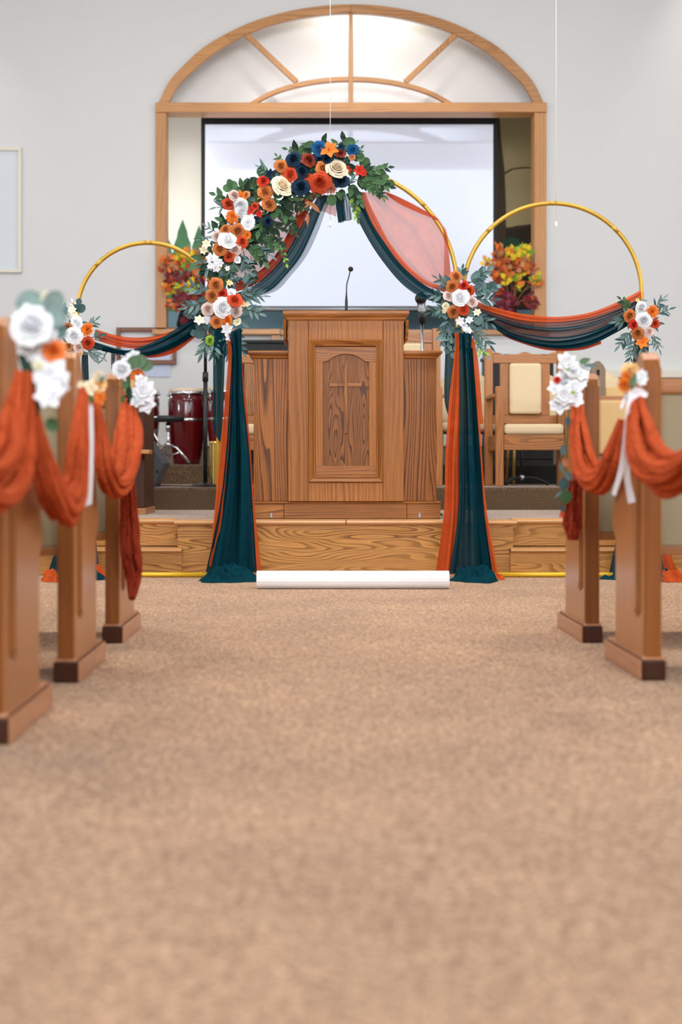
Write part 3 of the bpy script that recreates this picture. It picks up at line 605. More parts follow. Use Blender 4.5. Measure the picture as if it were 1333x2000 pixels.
# gothic end of the choir bench at right
Yq = 10.0; t = thing('choir_bench', 'greyish wooden bench with pointed end and pierced opening beside the white pew bouquet', 'bench', (P(1172, 0, Yq).x, Yq, ZL2))
pe = [(1160, 760), (1160, 722), (1164, 710), (1169, 705), (1174, 705), (1182, 714), (1184, 722)]
X = lambda px: P(px, 0, Yq).x; Z = lambda py: P(0, py, Yq).z
m = MB().prism([(X(1155), ZL2), (X(1155), Z(722)), (X(1160), Z(710)), (X(1166), Z(705)), (X(1172), Z(705)), (X(1180), Z(713)), (X(1184), Z(722)), (X(1184), ZL2)], 'Y', Yq, Yq+0.05)
M['grey_wood'] = wood('grey_wood', (140, 118, 98), (100, 82, 66), 'Z', 7, 1.2, 0.3, stretch=14, coat=0.0)
m.build('bench_end', M['grey_wood'], t, 0.004)
MB().box((X(1184)+0.001, Yq+0.01, ZL2+0.35), (3.0, Yq+0.03, ZL2+0.7)).build('bench_back', M['tan_cloth'], t, 0.004)
MB().box((X(1184)+0.001, Yq-0.40, ZL2+0.36), (3.0, Yq+0.009, ZL2+0.43)).build('bench_seat', M['tan_cloth'], t, 0.02)
MB().box((2.95, Yq-0.38, ZL2), (3.0, Yq+0.009, ZL2+0.359)).build('leg', M['pew_side'], t)
MB().box((X(1166), Yq-0.003, Z(733)), (X(1172), Yq-0.0005, Z(722))).build('opening_shade', M['dark_paint'], t, 0.002)  # dark plate stands for the opening, its shade put into the colour

# ================================================================== LEFT BACK: drums, stands, monitor
def conga(px, label, Y=12.4, s=1.0, leg=False):
    c = Vector((P(px, 0, Y).x, Y, ZL3)); t = thing('conga_drum', label, 'drum', c, 'red conga drums on the upper platform')
    prof = [(0.115, 0.0), (0.122, 0.05), (0.145, 0.2), (0.162, 0.36), (0.163, 0.45), (0.158, 0.54), (0.148, 0.62)]
    MB().lathe([(0, 0)]+[(r*s, z*s) for r, z in prof]+[(0, 0.62*s)], c, 32).build('shell', M['drum'], t)
    MB().lathe([(0.1635*s, 0.375*s), (0.167*s, 0.38*s), (0.167*s, 0.395*s), (0.1635*s, 0.40*s)], c, 32).build('band', M['chrome'], t)
    rim = MB().lathe([(0.150*s, 0.605*s), (0.158*s, 0.607*s), (0.158*s, 0.635*s), (0.150*s, 0.637*s)], c, 32).build('rim', M['chrome'], t)
    MB().lathe([(0.149*s, 0.625*s), (0.149*s, 0.655*s), (0.14*s, 0.664*s), (0, 0.668*s)], c, 32).build('drum_head', M['drumhead'], t)
    for k in range(6):
        an = -PI/2+0.22+k*PI/3; d = Vector((math.cos(an), math.sin(an), 0)); sd = Vector((-d.y, d.x, 0))
        lug = MB(); p0 = c+d*0.168*s
        vs = [p0+sd*0.028*s+Vector((0, 0, 0.54*s)), p0-sd*0.028*s+Vector((0, 0, 0.54*s)), p0-sd*0.006*s+Vector((0, 0, 0.455*s)), p0+sd*0.006*s+Vector((0, 0, 0.455*s))]
        vs2 = [v-d*0.012 for v in vs]; lug.add(vs+vs2, [(0, 1, 2, 3), (7, 6, 5, 4), (0, 4, 5, 1), (1, 5, 6, 2), (2, 6, 7, 3), (3, 7, 4, 0)])
        lug.tube([p0+Vector((0, 0, 0.52*s)), p0+Vector((0, 0, 0.64*s))], 0.006*s, 8)
        lug.ball(p0+d*0.006+Vector((0, 0, 0.61*s)), 0.013*s, u=8, v=6)
        lug.build('tuning_lug', M['chrome'], rim)
    hp = cr([c+Vector((-0.05, -0.165, 0.54))*s, c+Vector((-0.05, -0.20, 0.50))*s, c+Vector((-0.05, -0.20, 0.44))*s, c+Vector((-0.05, -0.166, 0.405))*s], 10)
    MB().tube(hp, 0.009*s, 8).build('handle', M['chrome'], t)
    return t
conga(365, 'red conga drum with chrome lugs behind the round black drum stool')
conga(275, 'red conga drum partly hidden by the farthest left pew bouquet')
conga(441, 'red conga drum mostly hidden behind the teal arch drape', 12.2)
# drum stool
Yt = 12.0; c = Vector((P(329, 0, Yt).x, Yt, ZL3)); t = thing('drum_stool', 'round black padded drum stool on chrome tripod in front of red conga', 'stool', c)
zt = P(0, 812, Yt).z-ZL3
MB().lathe([(0, zt-0.05), (0.10, zt-0.052), (0.13, zt-0.045), (0.137, zt-0.03), (0.135, zt-0.012), (0.12, zt-0.002), (0, zt)], c, 28).build('seat', M['rubber'], t)
pole([c+Vector((0, 0, zt-0.05)), c+Vector((0, 0, 0.05))], 0.013, 'post', M['chrome'], t)
MB().tube([c+Vector((0, 0, zt-0.06)), c+Vector((0, 0, zt-0.13))], 0.022, 10).build('clamp', M['chrome'], t)
MB().tube([c+Vector((0, 0, 0.15)), c+Vector((0, 0, 0.19))], 0.022, 10).build('collar', M['chrome'], t)
for an in (-0.35, 1.75, 3.84):
    d = Vector((math.cos(an), math.sin(an), 0)); l = pole([c+Vector((0, 0, 0.175)), c+d*0.08+Vector((0, 0, 0.14)), c+d*0.20+Vector((0, 0, 0.012))], 0.011, 'leg', M['chrome'], t)
    pole([c+Vector((0, 0, 0.07)), c+d*0.11+Vector((0, 0, 0.105))], 0.006, 'strut', M['chrome'], t)
    MB().ball(c+d*0.20+Vector((0, 0, 0.013)), 0.013, u=8, v=6).build('foot', M['rubber'], l)
# chrome folding stand
Ys = 11.9; t = thing('cymbal_stand', 'chrome folding stand with crossed legs left of the drum stool', 'stand', P(300, 905, Ys))
top = P(283, 815, Ys); pole([top, P(332, 903, Ys)], 0.010, 'leg', M['chrome'], t); pole([P(306, 838, Ys+0.05), P(272, 903, Ys+0.05)], 0.010, 'leg', M['chrome'], t)
pole([P(264, 815, Ys), P(330, 815, Ys)], 0.009, 'crossbar', M['chrome'], t)
# black microphone stand behind the arch
Ym = 9.95; c = Vector((P(401.5, 0, Ym).x, Ym, ZL2)); t = thing('microphone_stand', 'tall black microphone stand with round base left of the teal drape', 'microphone stand', c)
MB().lathe([(0, 0.035), (0.02, 0.034), (0.06, 0.02), (0.10, 0.012), (0.103, 0.002), (0, 0.002)], c, 28).build('base', M['blackm'], t)
pole([c+Vector((0, 0, 0.03)), (c.x, Ym, P(0, 735, Ym).z)], 0.0155, 'pole', M['blackm'], t); pole([(c.x, Ym, P(0, 745, Ym).z), (c.x, Ym, P(0, 727, Ym).z)], 0.021, 'collar', M['blackm'], t)
pole([(c.x, Ym, P(0, 727, Ym).z), (c.x, Ym, P(0, 600, Ym).z)], 0.012, 'upper_pole', M['blackm'], t)
cab = cr([c+Vector((0.01, -0.02, 0.12)), c+Vector((0.05, -0.05, 0.03)), c+Vector((-0.02, -0.14, 0.008)), c+Vector((-0.2, -0.1, 0.008)), c+Vector((-0.33, 0.02, 0.008))], 20)
MB().tube(cab, 0.004, 6).build('cable', M['black'], t)
# floor monitor wedge
Yw = 9.86; t = thing('floor_monitor', 'dark grey wedge floor loudspeaker beside the wooden organ cabinet', 'loudspeaker', P(296, 951, Yw))
poly = [(262, 951.2), (262, 852), (288, 857), (321, 905), (300, 951.2)]
MB().prism([(P(x, y, Yw).x, P(x, y, Yw).z) for x, y in poly], 'Y', Yw, Yw+0.42).build('body', M['grille'], t, 0.008)
MB().lathe([(0, -0.0), (0.013, 0.0), (0.013, 0.004), (0, 0.004)], (0, 0, 0), 10)
q = P(307, 921, Yw-0.003); MB().box((q.x-0.009, Yw-0.003, q.z-0.009), (q.x+0.009, Yw-0.0003, q.z+0.009)).build('knob', M['black'], t, 0.003)
# organ cabinet
Yo = 8.68; t = thing('organ_cabinet', 'dark wooden organ cabinet behind the farthest left pew', 'cabinet', (P(240, 0, Yo).x, Yo, ZL1))
xr = P(283, 0, Yo).x; zt = P(0, 773, Yo).z
MB().box((xr-0.9, Yo, ZL1+0.04), (xr, Yo+0.5, zt)).build('body', M['pew_dark'], t, 0.005)
MB().box((xr-0.9, Yo-0.012, ZL1), (xr+0.008, Yo+0.5, ZL1+0.0395)).build('plinth', M['pew_rail'], t, 0.004)
MB().box((xr-0.9, Yo-0.01, zt+0.0005), (xr+0.005, Yo+0.5, zt+0.03)).build('top', M['pew_rail'], t, 0.004)
MB().box((xr-0.5, Yo-0.16, P(0, 887, Yo).z), (P(298, 0, Yo).x, Yo-0.001, P(0, 879, Yo).z)).build('key_shelf', M['frame_h'], t, 0.004)
# fluted gold pedestal
Yp = 10.08; c = Vector((P(423, 0, Yp).x, Yp, ZL2)); t = thing('fluted_pedestal', 'small fluted gold pedestal beside the left arch drape', 'pedestal', c)
hh = P(0, 862, Yp).z-ZL2; sg = 40
g_ = [[(c.x+(0.045+0.004*(k % 2))*math.cos(2*PI*k/sg), c.y+(0.045+0.004*(k % 2))*math.sin(2*PI*k/sg), c.z+z) for k in range(sg+1)] for z in (0.012, hh-0.012)]
MB().grid(g_, False).build('fluted_shaft', M['brass'], t)
MB().lathe([(0, 0), (0.055, 0), (0.055, 0.012), (0, 0.012)], c, 24, False).build('base', M['brass'], t)
MB().lathe([(0, hh-0.012), (0.055, hh-0.012), (0.05, hh), (0, hh+0.001)], c, 24, False).build('cap', M['brass'], t)
# microphone and cable behind the left swag
Yz = 9.42; c = Vector((P(221, 0, Yz).x, Yz, ZL1)); t = thing('microphone_stand', 'slim black microphone stand with looped cable below the left swag', 'microphone stand', c)
pole([c, (c.x, Yz, P(0, 720, Yz).z)], 0.009, 'pole', M['blackm'], t); MB().lathe([(0, 0.02), (0.09, 0.01), (0.095, 0), (0, 0)], c).build('base', M['blackm'], t)
MB().box((c.x-0.012, Yz-0.012, P(0, 722, Yz).z), (c.x+0.012, Yz+0.012, P(0, 683, Yz).z)).build('clamp', M['blackm'], t, 0.003)
lp = [P(221+7+7*math.cos(a), 702-10*math.sin(a), Yz-0.01) for a in [i*PI/8-1.2 for i in range(12)]]
MB().tube(lp, 0.004, 6).build('cable_loop', M['blackm'], t)
MB().tube(cr([P(177, 686, 8.9), P(183, 702, 8.9), P(193, 708, 8.9), P(202, 700, 8.9), P(208, 688, 8.9), P(222, 684, 8.98)], 20), 0.0035, 6).build('cable', M['blackm'], t)
# wooden frame and slatted vent on the back wall
t = thing('wooden_frame', 'brown wooden frame low on the back wall left of the arch', 'frame', P(290, 712, YW-0.02))
for n_, (x0, y0, x1, y1) in enumerate(((228, 703.5, 345, 712), (337, 640, 345, 703), (228, 640, 236, 703), (236.3, 640, 336.7, 648))):
    a = P(x0, y1, YW-0.02); b_ = P(x1, y0, YW-0.02); MB().box((a.x, YW-0.05, a.z), (b_.x, YW-0.0205, b_.z)).build('frame_strip', M['brown_wood'], t, 0.003)
t = thing('vent_grille', 'pale slatted vent grille on the back wall behind the brown frame', 'vent', P(290, 736, YW-0.015))
a = P(240, 736, YW); b_ = P(333, 672, YW); MB().box((a.x, YW-0.008, a.z), (b_.x, YW-0.001, b_.z)).build('backing', M['vent'], t)
ns_ = 24
for k in range(ns_):
    x = a.x+(b_.x-a.x)*(k+0.5)/ns_; MB().box((x-0.005, YW-0.018, a.z), (x+0.005, YW-0.0085, b_.z)).build('slat', M['vent'], t)

# ================================================================== ARCH STANDS
HY = 7.56
def hoop(cx, cy, r, lab, x_legs=None, base=True):
    t = thing('arch_stand', lab, 'arch stand', (P(cx, 0, HY).x, HY, 0.0))
    c = P(cx, cy, HY); R = S(r, HY)
    pts = [(c.x+R*math.cos(a), HY, c.z+R*math.sin(a)) for a in [PI*i/48 for i in range(49)]]
    MB().tube(pts, 0.0118, 12, cap=False).build('hoop', M['gold'], t)
    for s in (-1, 1):
        MB().tube([(c.x+s*R, HY, c.z), (c.x+s*R, HY, 0.035)], 0.0118, 12).build('leg', M['gold'], t)
    for a in (PI*0.25, PI*0.5, PI*0.75):
        q = Vector((c.x+R*math.cos(a), HY, c.z+R*math.sin(a))); d = Vector((-math.sin(a), 0, math.cos(a)))
        MB().tube([q-d*0.02, q+d*0.02], 0.0123, 12).build('joint_sleeve', M['gold'], t)
    return t, c, R
tb, cb, Rb = hoop(662, 561, 231, 'tall central gold hoop arch stand behind the lectern drapes')
tl, cl, Rl = hoop(289, 612, 138, 'small gold hoop arch stand left of the central arch')
tr, c_r, Rr = hoop(1080, 571, 174, 'medium gold hoop arch stand right of the central arch')
for t, x0, x1 in ((tl, cl.x-Rl, cl.x+Rl), (tr, c_r.x-Rr, c_r.x+Rr+0.02), (tb, cb.x-Rb+0.04, cb.x-Rb+0.1)):
    MB().tube([(x0, HY, 0.014), (x1, HY, 0.014)], 0.0125, 12).build('base_bar', M['yellow'], t)
    for x in (x0, x1):
        MB().tube([(x, HY-0.1, 0.012), (x, HY+0.1, 0.012)], 0.0115, 10).build('foot_bar', M['yellow'], t)

# ================================================================== DRAPERY
def cloth(name, A, B, Y, mat, parent, folds=3, amp=0.012, nu=22, nv=60, seed=0, tilt=0.0, wob=1.0, Ys=None):
    rnd = random.Random(seed); ph = [rnd.uniform(0, 6.28) for _ in range(6)]
    a = cr([Vector(p+(0,)) for p in A], nv); b = cr([Vector(p+(0,)) for p in B], nv); g = []
    for i in range(nv):
        v = i/(nv-1); row = []
        pa, pb = P(a[i].x, a[i].y, Y), P(b[i].x, b[i].y, Y); wdt = (pb-pa).length
        for j in range(nu):
            u = j/(nu-1); uu = u+0.05*wob*math.sin(2*PI*u+ph[0]+2*v)/2*math.sin(PI*u)
            p = pa.lerp(pb, uu)
            k = math.sin(2*PI*folds*u+ph[1]+1.3*math.sin(2.2*v+ph[2]))+0.45*math.sin(2*PI*folds*1.9*u+ph[3]+2.0*math.sin(1.7*v+ph[4]))+0.12*math.sin(2*PI*folds*3.3*u+ph[5]+3*v)
            p.y += amp*k*min(1, wdt/0.08)-tilt*math.sin(PI*u)
            row.append(p)
        g.append(row)
    return MB().grid(g).build(name, mat, parent, fix=False)
# --- central drape, left half
d = thing('arch_drape', 'teal and orange chiffon drape gathered on the left half of the central arch', 'drape', P(450, 1135, 7.5))
cloth('sheer_panel', [(588, 384), (530, 412), (480, 445), (452, 500), (458, 550)], [(612, 384), (578, 452), (545, 500), (505, 535), (468, 560)], HY, M['orange_sheer'], d, 3, 0.010, 40, 60, 1)
cloth('orange_panel', [(600, 376), (586, 402), (564, 452), (540, 495), (513, 524), (480, 544), (458, 553)], [(628, 376), (607, 402), (587, 452), (557, 503), (527, 537), (490, 560), (462, 570)], HY-0.02, M['rust_cloth'], d, 1.5, 0.010, 16, 60, 2)
cloth('teal_panel', [(622, 380), (611, 402), (584, 452), (553, 503), (519, 540), (488, 562), (455, 574)], [(646, 384), (632, 402), (611, 452), (588, 500), (560, 536), (530, 566), (485, 584), (455, 592)], HY-0.04, M['teal'], d, 1.6, 0.012, 20, 60, 3)
cloth('teal_edge', [(632, 380), (624, 402), (605, 452), (582, 500), (555, 536), (525, 563), (486, 578)], [(660, 384), (641, 402), (622, 452), (599, 500), (570, 537), (540, 568), (492, 582)], HY-0.03, M['teal_sheer'], d, 1, 0.004, 12, 60, 4)
def pool(name, px0, px1, ytop, ybot, mat, parent, seed, Y=7.33, hgt=0.07, dep=0.17):
    c = P((px0+px1)/2, 0, Y); rx = S((px1-px0)/2, Y); g = []; nr, nt = 44, 160
    for i in range(nr):
        r = (i+0.001)/(nr-1); row = []
        for j in range(nt+1):
            th = 2*PI*(j % nt)/nt
            edge = 1+0.12*math.sin(3*th+seed)+0.07*math.sin(7*th+seed*2)+0.03*math.sin(13*th+seed)
            x = r*math.cos(th)*rx*edge; y = r*math.sin(th)*dep*edge
            q = Vector((x*9+seed, y*13, seed*1.7)); q = q+1.4*Vector((noise.noise(q*0.8), noise.noise(q*0.8+Vector((9, 2, 4))), 0)); n1 = abs(noise.noise(q*1.0)); n2 = abs(noise.noise(q*2.2+Vector((5, 3, 1)))); n3 = abs(noise.noise(q*4.1))
            z = hgt*1.1*(1-r**4)*(0.30+0.75*(1-2.6*n1)+0.55*(1-2.6*n2)+0.22*(1-2.5*n3))*0.66+0.002
            row.append((c.x+x, c.y+y, max(0.0015, z)))
        g.append(row)
    return MB().grid(g).build(name, mat, parent, fix=False)
# left leg
LYd = 7.46
cloth('short_teal_tail', [(420, 640), (417, 700), (417, 780), (419, 840), (428, 862)], [(446, 640), (440, 700), (437, 780), (434, 840), (431, 862)], LYd, M['teal'], d, 2, 0.012, 20, 40, 5)
cloth('orange_strip', [(440, 650), (446, 690), (440, 775), (430, 883), (420, 991), (409, 1105)], [(458, 650), (456, 690), (452, 775), (446, 883), (436, 991), (428, 1110)], LYd-0.02, M['orange_cloth'], d, 1.3, 0.010, 14, 50, 6)
cloth('teal_fall', [(447, 650), (453, 690), (449, 775), (442, 883), (429, 991), (402, 1118)], [(472, 640), (472, 700), (476, 775), (487, 883), (494, 991), (502, 1118)], LYd-0.045, M['teal'], d, 2.4, 0.024, 60, 60, 7)
cloth('dark_teal_fall', [(456, 660), (456, 700), (453, 775), (449, 883), (440, 991), (418, 1118)], [(470, 660), (470, 700), (470, 775), (480, 883), (488, 991), (496, 1118)], LYd-0.01, M['teal_dark'], d, 3, 0.015, 40, 50, 8)
cloth('orange_edge', [(466, 650), (468, 700), (472, 760), (484, 883), (491, 991), (497, 1116)], [(471, 650), (473, 700), (477, 748), (488, 856), (498, 991), (511, 1116)], LYd, M['orange_cloth'], d, 1, 0.006, 8, 50, 9)
pool('floor_pool', 390, 505, 0, 0, M['teal'], d, 2.3)
# tails at the crown of the arch
cloth('peach_tail', [(624, 380), (626, 400), (628, 412)], [(660, 380), (658, 405), (657, 423)], HY-0.02, M['orange_sheer'], d, 2, 0.01, 20, 14, 10)
# --- central drape, right half
d = thing('arch_drape', 'teal and orange chiffon drape gathered on the right half of the central arch', 'drape', P(930, 1135, 7.5))
cloth('teal_tail', [(655, 380), (658, 405), (661, 436)], [(682, 380), (686, 405), (689, 429)], HY-0.03, M['teal_sheer'], d, 2, 0.012, 20, 14, 11)
cloth('teal_tail', [(655, 380), (657, 405), (661, 435)], [(672, 380), (674, 405), (676, 430)], HY-0.035, M['teal'], d, 2, 0.012, 20, 14, 12)
cloth('teal_panel', [(676, 378), (682, 390), (702, 434), (728, 481), (757, 522), (786, 555), (816, 577), (850, 591), (880, 600)], [(700, 378), (708, 392), (722, 430), (747, 472), (772, 508), (800, 538), (828, 560), (855, 575), (882, 584)], HY-0.04, M['teal'], d, 1.7, 0.013, 24, 70, 13)
cloth('dark_teal_panel', [(694, 378), (702, 400), (724, 445), (748, 485), (775, 520), (803, 548), (831, 568), (865, 585)], [(706, 376), (713, 400), (731, 440), (755, 478), (782, 513), (810, 541), (836, 560), (868, 574)], HY-0.03, M['teal_dark'], d, 1, 0.006, 12, 70, 14)
cloth('orange_panel', [(700, 374), (709, 395), (728, 438), (752, 474), (778, 510), (806, 538), (834, 558), (872, 572)], [(714, 376), (721, 395), (739, 432), (762, 474), (790, 510), (816, 535), (840, 552), (876, 562)], HY-0.035, M['orange_cloth'], d, 1.2, 0.008, 16, 70, 15)
cloth('sheer_panel', [(712, 376), (726, 413), (749, 454), (776, 495), (806, 526), (832, 549), (872, 566)], [(752, 374), (806, 401), (856, 428), (871, 458), (877, 500), (881, 535), (884, 562)], HY-0.01, M['orange_sheer'], d, 2.2, 0.007, 46, 70, 16)
cloth('sheer_edge', [(756, 381), (780, 398), (815, 414), (856, 430)], [(754, 374), (782, 386), (818, 404), (858, 428)], HY-0.015, M['orange_cloth'], d, 2, 0.005, 10, 40, 17)
cloth('sheer_edge', [(866, 440), (868, 470), (868, 510), (866, 560)], [(872, 448), (877, 480), (880, 520), (886, 566)], HY-0.015, M['orange_sheer'], d, 4, 0.007, 24, 40, 18)
cloth('short_teal_tail', [(872, 650), (870, 690), (868, 760), (870, 790), (876, 812)], [(892, 650), (889, 690), (884, 760), (880, 800), (878, 812)], LYd, M['teal'], d, 1.5, 0.010, 16, 40, 19)
cloth('orange_strip', [(888, 650), (889, 680), (878, 780), (870, 890), (867, 1000), (851, 1118)], [(902, 650), (900, 680), (902, 780), (900, 890), (899, 1000), (893, 1118)], LYd-0.025, M['orange_cloth'], d, 1.7, 0.016, 40, 60, 20)
cloth('teal_fall', [(896, 650), (898, 680), (899, 780), (897, 890), (895, 1000), (878, 1120)], [(922, 650), (921, 690), (928, 780), (934, 890), (942, 1000), (958, 1120)], LYd-0.04, M['teal'], d, 2.0, 0.022, 50, 60, 21)
cloth('dark_fall', [(912, 680), (918, 780), (924, 890), (930, 1000), (938, 1118)], [(924, 680), (931, 780), (939, 890), (947, 1000), (963, 1118)], LYd-0.015, M['teal_dark'], d, 2, 0.010, 20, 50, 22)
cloth('orange_tail', [(916, 660), (921, 700), (928, 760), (937, 820), (940, 829)], [(926, 660), (934, 700), (939, 760), (944, 820), (946, 827)], LYd, M['orange_cloth'], d, 1.5, 0.008, 14, 40, 23)
cloth('orange_edge', [(918, 670), (926, 780), (936, 890), (944, 1000), (958, 1118)], [(924, 670), (936, 780), (942, 890), (952, 1000), (974, 1122)], LYd-0.005, M['orange_cloth'], d, 1.2, 0.008, 12, 50, 24)
pool('floor_pool', 884, 974, 0, 0, M['teal'], d, 5.1)
pool('orange_floor_pool', 950, 986, 0, 0, M['orange_cloth'], d, 3.3, 7.42, 0.03, 0.06)
# --- left side swag
d = thing('swag_drape', 'teal and orange chiffon swag hanging across the small left hoop', 'drape', P(290, 690, HY))
cloth('orange_panel', [(186, 643), (238, 657), (290, 658), (335, 647), (376, 625), (398, 606)], [(184, 664), (231, 677), (272, 681), (307, 672), (359, 648), (398, 618)], HY-0.02, M['orange_cloth'], d, 2.5, 0.012, 30, 60, 31)
cloth('teal_panel', [(180, 666), (238, 683), (266, 680), (307, 664), (342, 643), (376, 620), (402, 596)], [(180, 680), (221, 690), (272, 695), (314, 687), (359, 665), (395, 638), (412, 618)], HY-0.04, M['teal'], d, 2.2, 0.014, 30, 60, 32)
cloth('dark_teal_panel', [(200, 678), (240, 686), (280, 688), (320, 676), (362, 652), (402, 622)], [(200, 686), (240, 693), (280, 696), (322, 687), (366, 664), (404, 632)], HY-0.045, M['teal_dark'], d, 1.2, 0.005, 14, 50, 33)
cloth('lower_orange_panel', [(235, 690), (272, 692), (307, 688), (342, 674), (376, 650), (404, 626)], [(240, 694), (272, 698), (307, 698), (342, 688), (376, 663), (406, 634)], HY-0.03, M['rust_cloth'], d, 1.5, 0.006, 14, 50, 34)
cloth('teal_fall', [(160, 688), (158, 740), (150, 850), (130, 1000), (92, 1128)], [(172, 688), (174, 740), (178, 850), (184, 1000), (196, 1128)], HY-0.02, M['teal'], d, 3, 0.015, 30, 50, 35)
pool('floor_pool', 80, 200, 0, 0, M['teal'], d, 7.7, 7.4, 0.06, 0.12); pool('orange_floor_pool', 84, 122, 0, 0, M['orange_cloth'], d, 4.4, 7.28, 0.055, 0.07); pool('orange_floor_pool', 180, 210, 0, 0, M['orange_cloth'], d, 1.4, 7.5, 0.06, 0.06)
# --- right side swag
d = thing('swag_drape', 'teal and orange chiffon swag hanging across the right hoop', 'drape', P(1085, 685, HY))
cloth('orange_panel', [(918, 580), (933, 589), (979, 604), (1029, 614), (1091, 618.5), (1153, 610), (1211, 588), (1252, 567)], [(918, 592), (933, 601), (979, 617), (1029, 629), (1091, 631), (1153, 622), (1215, 601), (1254, 581)], HY-0.02, M['orange_cloth'], d, 1.6, 0.010, 20, 70, 41)
cloth('orange_backing', [(930, 600), (979, 616), (1029, 627), (1091, 629), (1153, 620), (1215, 599), (1246, 584)], [(935, 612), (979, 640), (1029, 662), (1091, 672), (1153, 662), (1210, 632), (1240, 608)], HY, M['orange_sheer'], d, 2, 0.010, 30, 60, 42)
cloth('sheer_teal_panel', [(928, 598), (979, 616), (1029, 627), (1091, 629), (1153, 620), (1215, 599), (1250, 583)], [(932, 612), (970, 638), (1020, 660), (1085, 670), (1140, 662), (1195, 640), (1240, 612)], HY-0.025, M['teal_sheer'], d, 2.2, 0.016, 50, 70, 43)
cloth('teal_panel', [(925, 602), (946, 617), (1008, 654), (1070, 666), (1133, 659), (1187, 638), (1235, 612)], [(922, 612), (942, 624), (985, 654), (1035, 672), (1091, 681), (1153, 673), (1195, 654), (1237, 628)], HY-0.045, M['teal'], d, 2.2, 0.013, 30, 70, 44)
cloth('dark_teal_panel', [(990, 652), (1035, 666), (1091, 674), (1145, 667), (1195, 646), (1236, 620)], [(990, 656), (1035, 672), (1091, 681), (1150, 675), (1200, 652), (1238, 630)], HY-0.05, M['teal_dark'], d, 1, 0.004, 10, 50, 45)
cloth('lower_orange_panel', [(975, 644), (1010, 662), (1070, 678), (1133, 678), (1175, 666)], [(985, 656), (1010, 667), (1070, 684), (1133, 684), (1175, 672)], HY-0.03, M['rust_cloth'], d, 1, 0.004, 10, 50, 46)
cloth('teal_fall', [(1240, 665), (1236, 740), (1225, 850), (1215, 1000), (1190, 1128)], [(1268, 665), (1270, 740), (1280, 850), (1300, 1000), (1320, 1128)], HY-0.02, M['teal'], d, 3, 0.015, 30, 50, 47)
pool('floor_pool', 1182, 1345, 0, 0, M['teal'], d, 6.1, 7.4, 0.05, 0.13); pool('orange_floor_pool', 1285, 1345, 0, 0, M['orange_cloth'], d, 8.2, 7.3, 0.05, 0.10)
cloth('orange_fall', [(1294, 1085), (1296, 1100), (1300, 1122)], [(1310, 1080), (1318, 1100), (1330, 1122)], 7.4, M['orange_cloth'], d, 1.5, 0.01, 12, 12, 48)

# ================================================================== AISLE RUNNER ROLL
Yr = 6.83; rr = 0.0425; a = P(502, 0, Yr); b_ = P(877, 0, Yr)
t = thing('rolled_aisle_runner', 'white rolled aisle runner lying on the carpet before the arch', 'roll', ((a.x+b_.x)/2, Yr, 0))
m = MB(); g_ = []
for x in (a.x, b_.x):
    g_.append([(x, Yr+(rr-0.0008*k/20)*math.cos(2*PI*k/36-PI/2-0.15), rr+0.001+(rr-0.0006*k/20)*math.sin(2*PI*k/36-0.15-PI/2+0.0)) for k in range(38)])
g_ = [[(x, Yr-(rr+(0.0016 if th < 6.0 else 0))*math.cos(th), rr+0.001+(rr+(0.0016 if th > 3 else 0))*math.sin(th)) for th in [i*2*PI/48 for i in range(49)]] for x in (a.x, b_.x)]
m.grid(g_); m.build('paper_roll', M['paper'], t, fix=False)
MB().prism([(Yr-rr-0.0025, rr-0.006), (Yr-rr+0.0005, rr-0.006), (Yr-rr+0.0015, rr+0.012), (Yr-rr-0.001, rr+0.012)], 'X', a.x, b_.x).build('loose_edge', M['paper'], t)
for x in (a.x, b_.x):
    mm = MB()
    for r0, r1 in ((0.012, 0.019), (0.021, 0.028), (0.030, 0.037), (0.038, 0.042)):
        vs = [(x, Yr+r*math.cos(2*PI*k/32), rr+0.001+r*math.sin(2*PI*k/32)) for r in (r0, r1) for k in range(32)]
        mm.add(vs, [(k, (k+1) % 32, 32+(k+1) % 32, 32+k) for k in range(32)])
    mm.build('roll_end', M['paper'], t, fix=False)

# ================================================================== FLOWERS AND LEAVES
def petal_grid(m, a, r0, rt, h, wa, flare, curl=0.0, nu=6, nv=6, jit=0.0, z0=0.0, sp=0.10):
    g = []
    for i in range(nv):
        v = i/(nv-1); row = []
        for j in range(nu):
            u = -1+2*j/(nu-1)
            rad = (r0+(rt-r0)*math.sin(v*PI/2)**0.8)*(1+sp*u)+flare*v**4
            z = z0+h*(v if v < 0.8 else 0.8+(v-0.8)*0.6)*(1-0.16*u*u*v)-curl*v**5+(jit*math.sin(7*u+a*3)*v if jit else 0)
            an = a+u*wa
            row.append((rad*math.cos(an), rad*math.sin(an), z))
        g.append(row)
    m.grid(g)
def rose_mesh(rnd):
    m = MB(); a = rnd.uniform(0, 6)
    # n, r0, r top, height, half-angle, lip, curl
    layers = [(2, 0.05, 0.07, 0.66, 1.7, 0.02, 0), (3, 0.13, 0.20, 0.70, 1.3, 0.03, 0.03), (3, 0.24, 0.36, 0.66, 1.2, 0.05, 0.07),
              (4, 0.30, 0.52, 0.58, 1.0, 0.09, 0.13), (5, 0.32, 0.68, 0.46, 0.85, 0.13, 0.18), (5, 0.30, 0.80, 0.30, 0.80, 0.18, 0.16)]
    for k, (n, r0, rt, h, wa, fl, cu) in enumerate(layers):
        for i in range(n): petal_grid(m, a+2*PI*i/n+rnd.uniform(-.12, .12), r0, rt*rnd.uniform(.95, 1.05), h*rnd.uniform(.96, 1.04), wa, fl, cu)
        a += 0.7
    m.lathe([(0, 0.55), (0.05, 0.5), (0.10, 0.34), (0.34, 0.05), (0.3, -0.05), (0, -0.08)], seg=10)
    return m
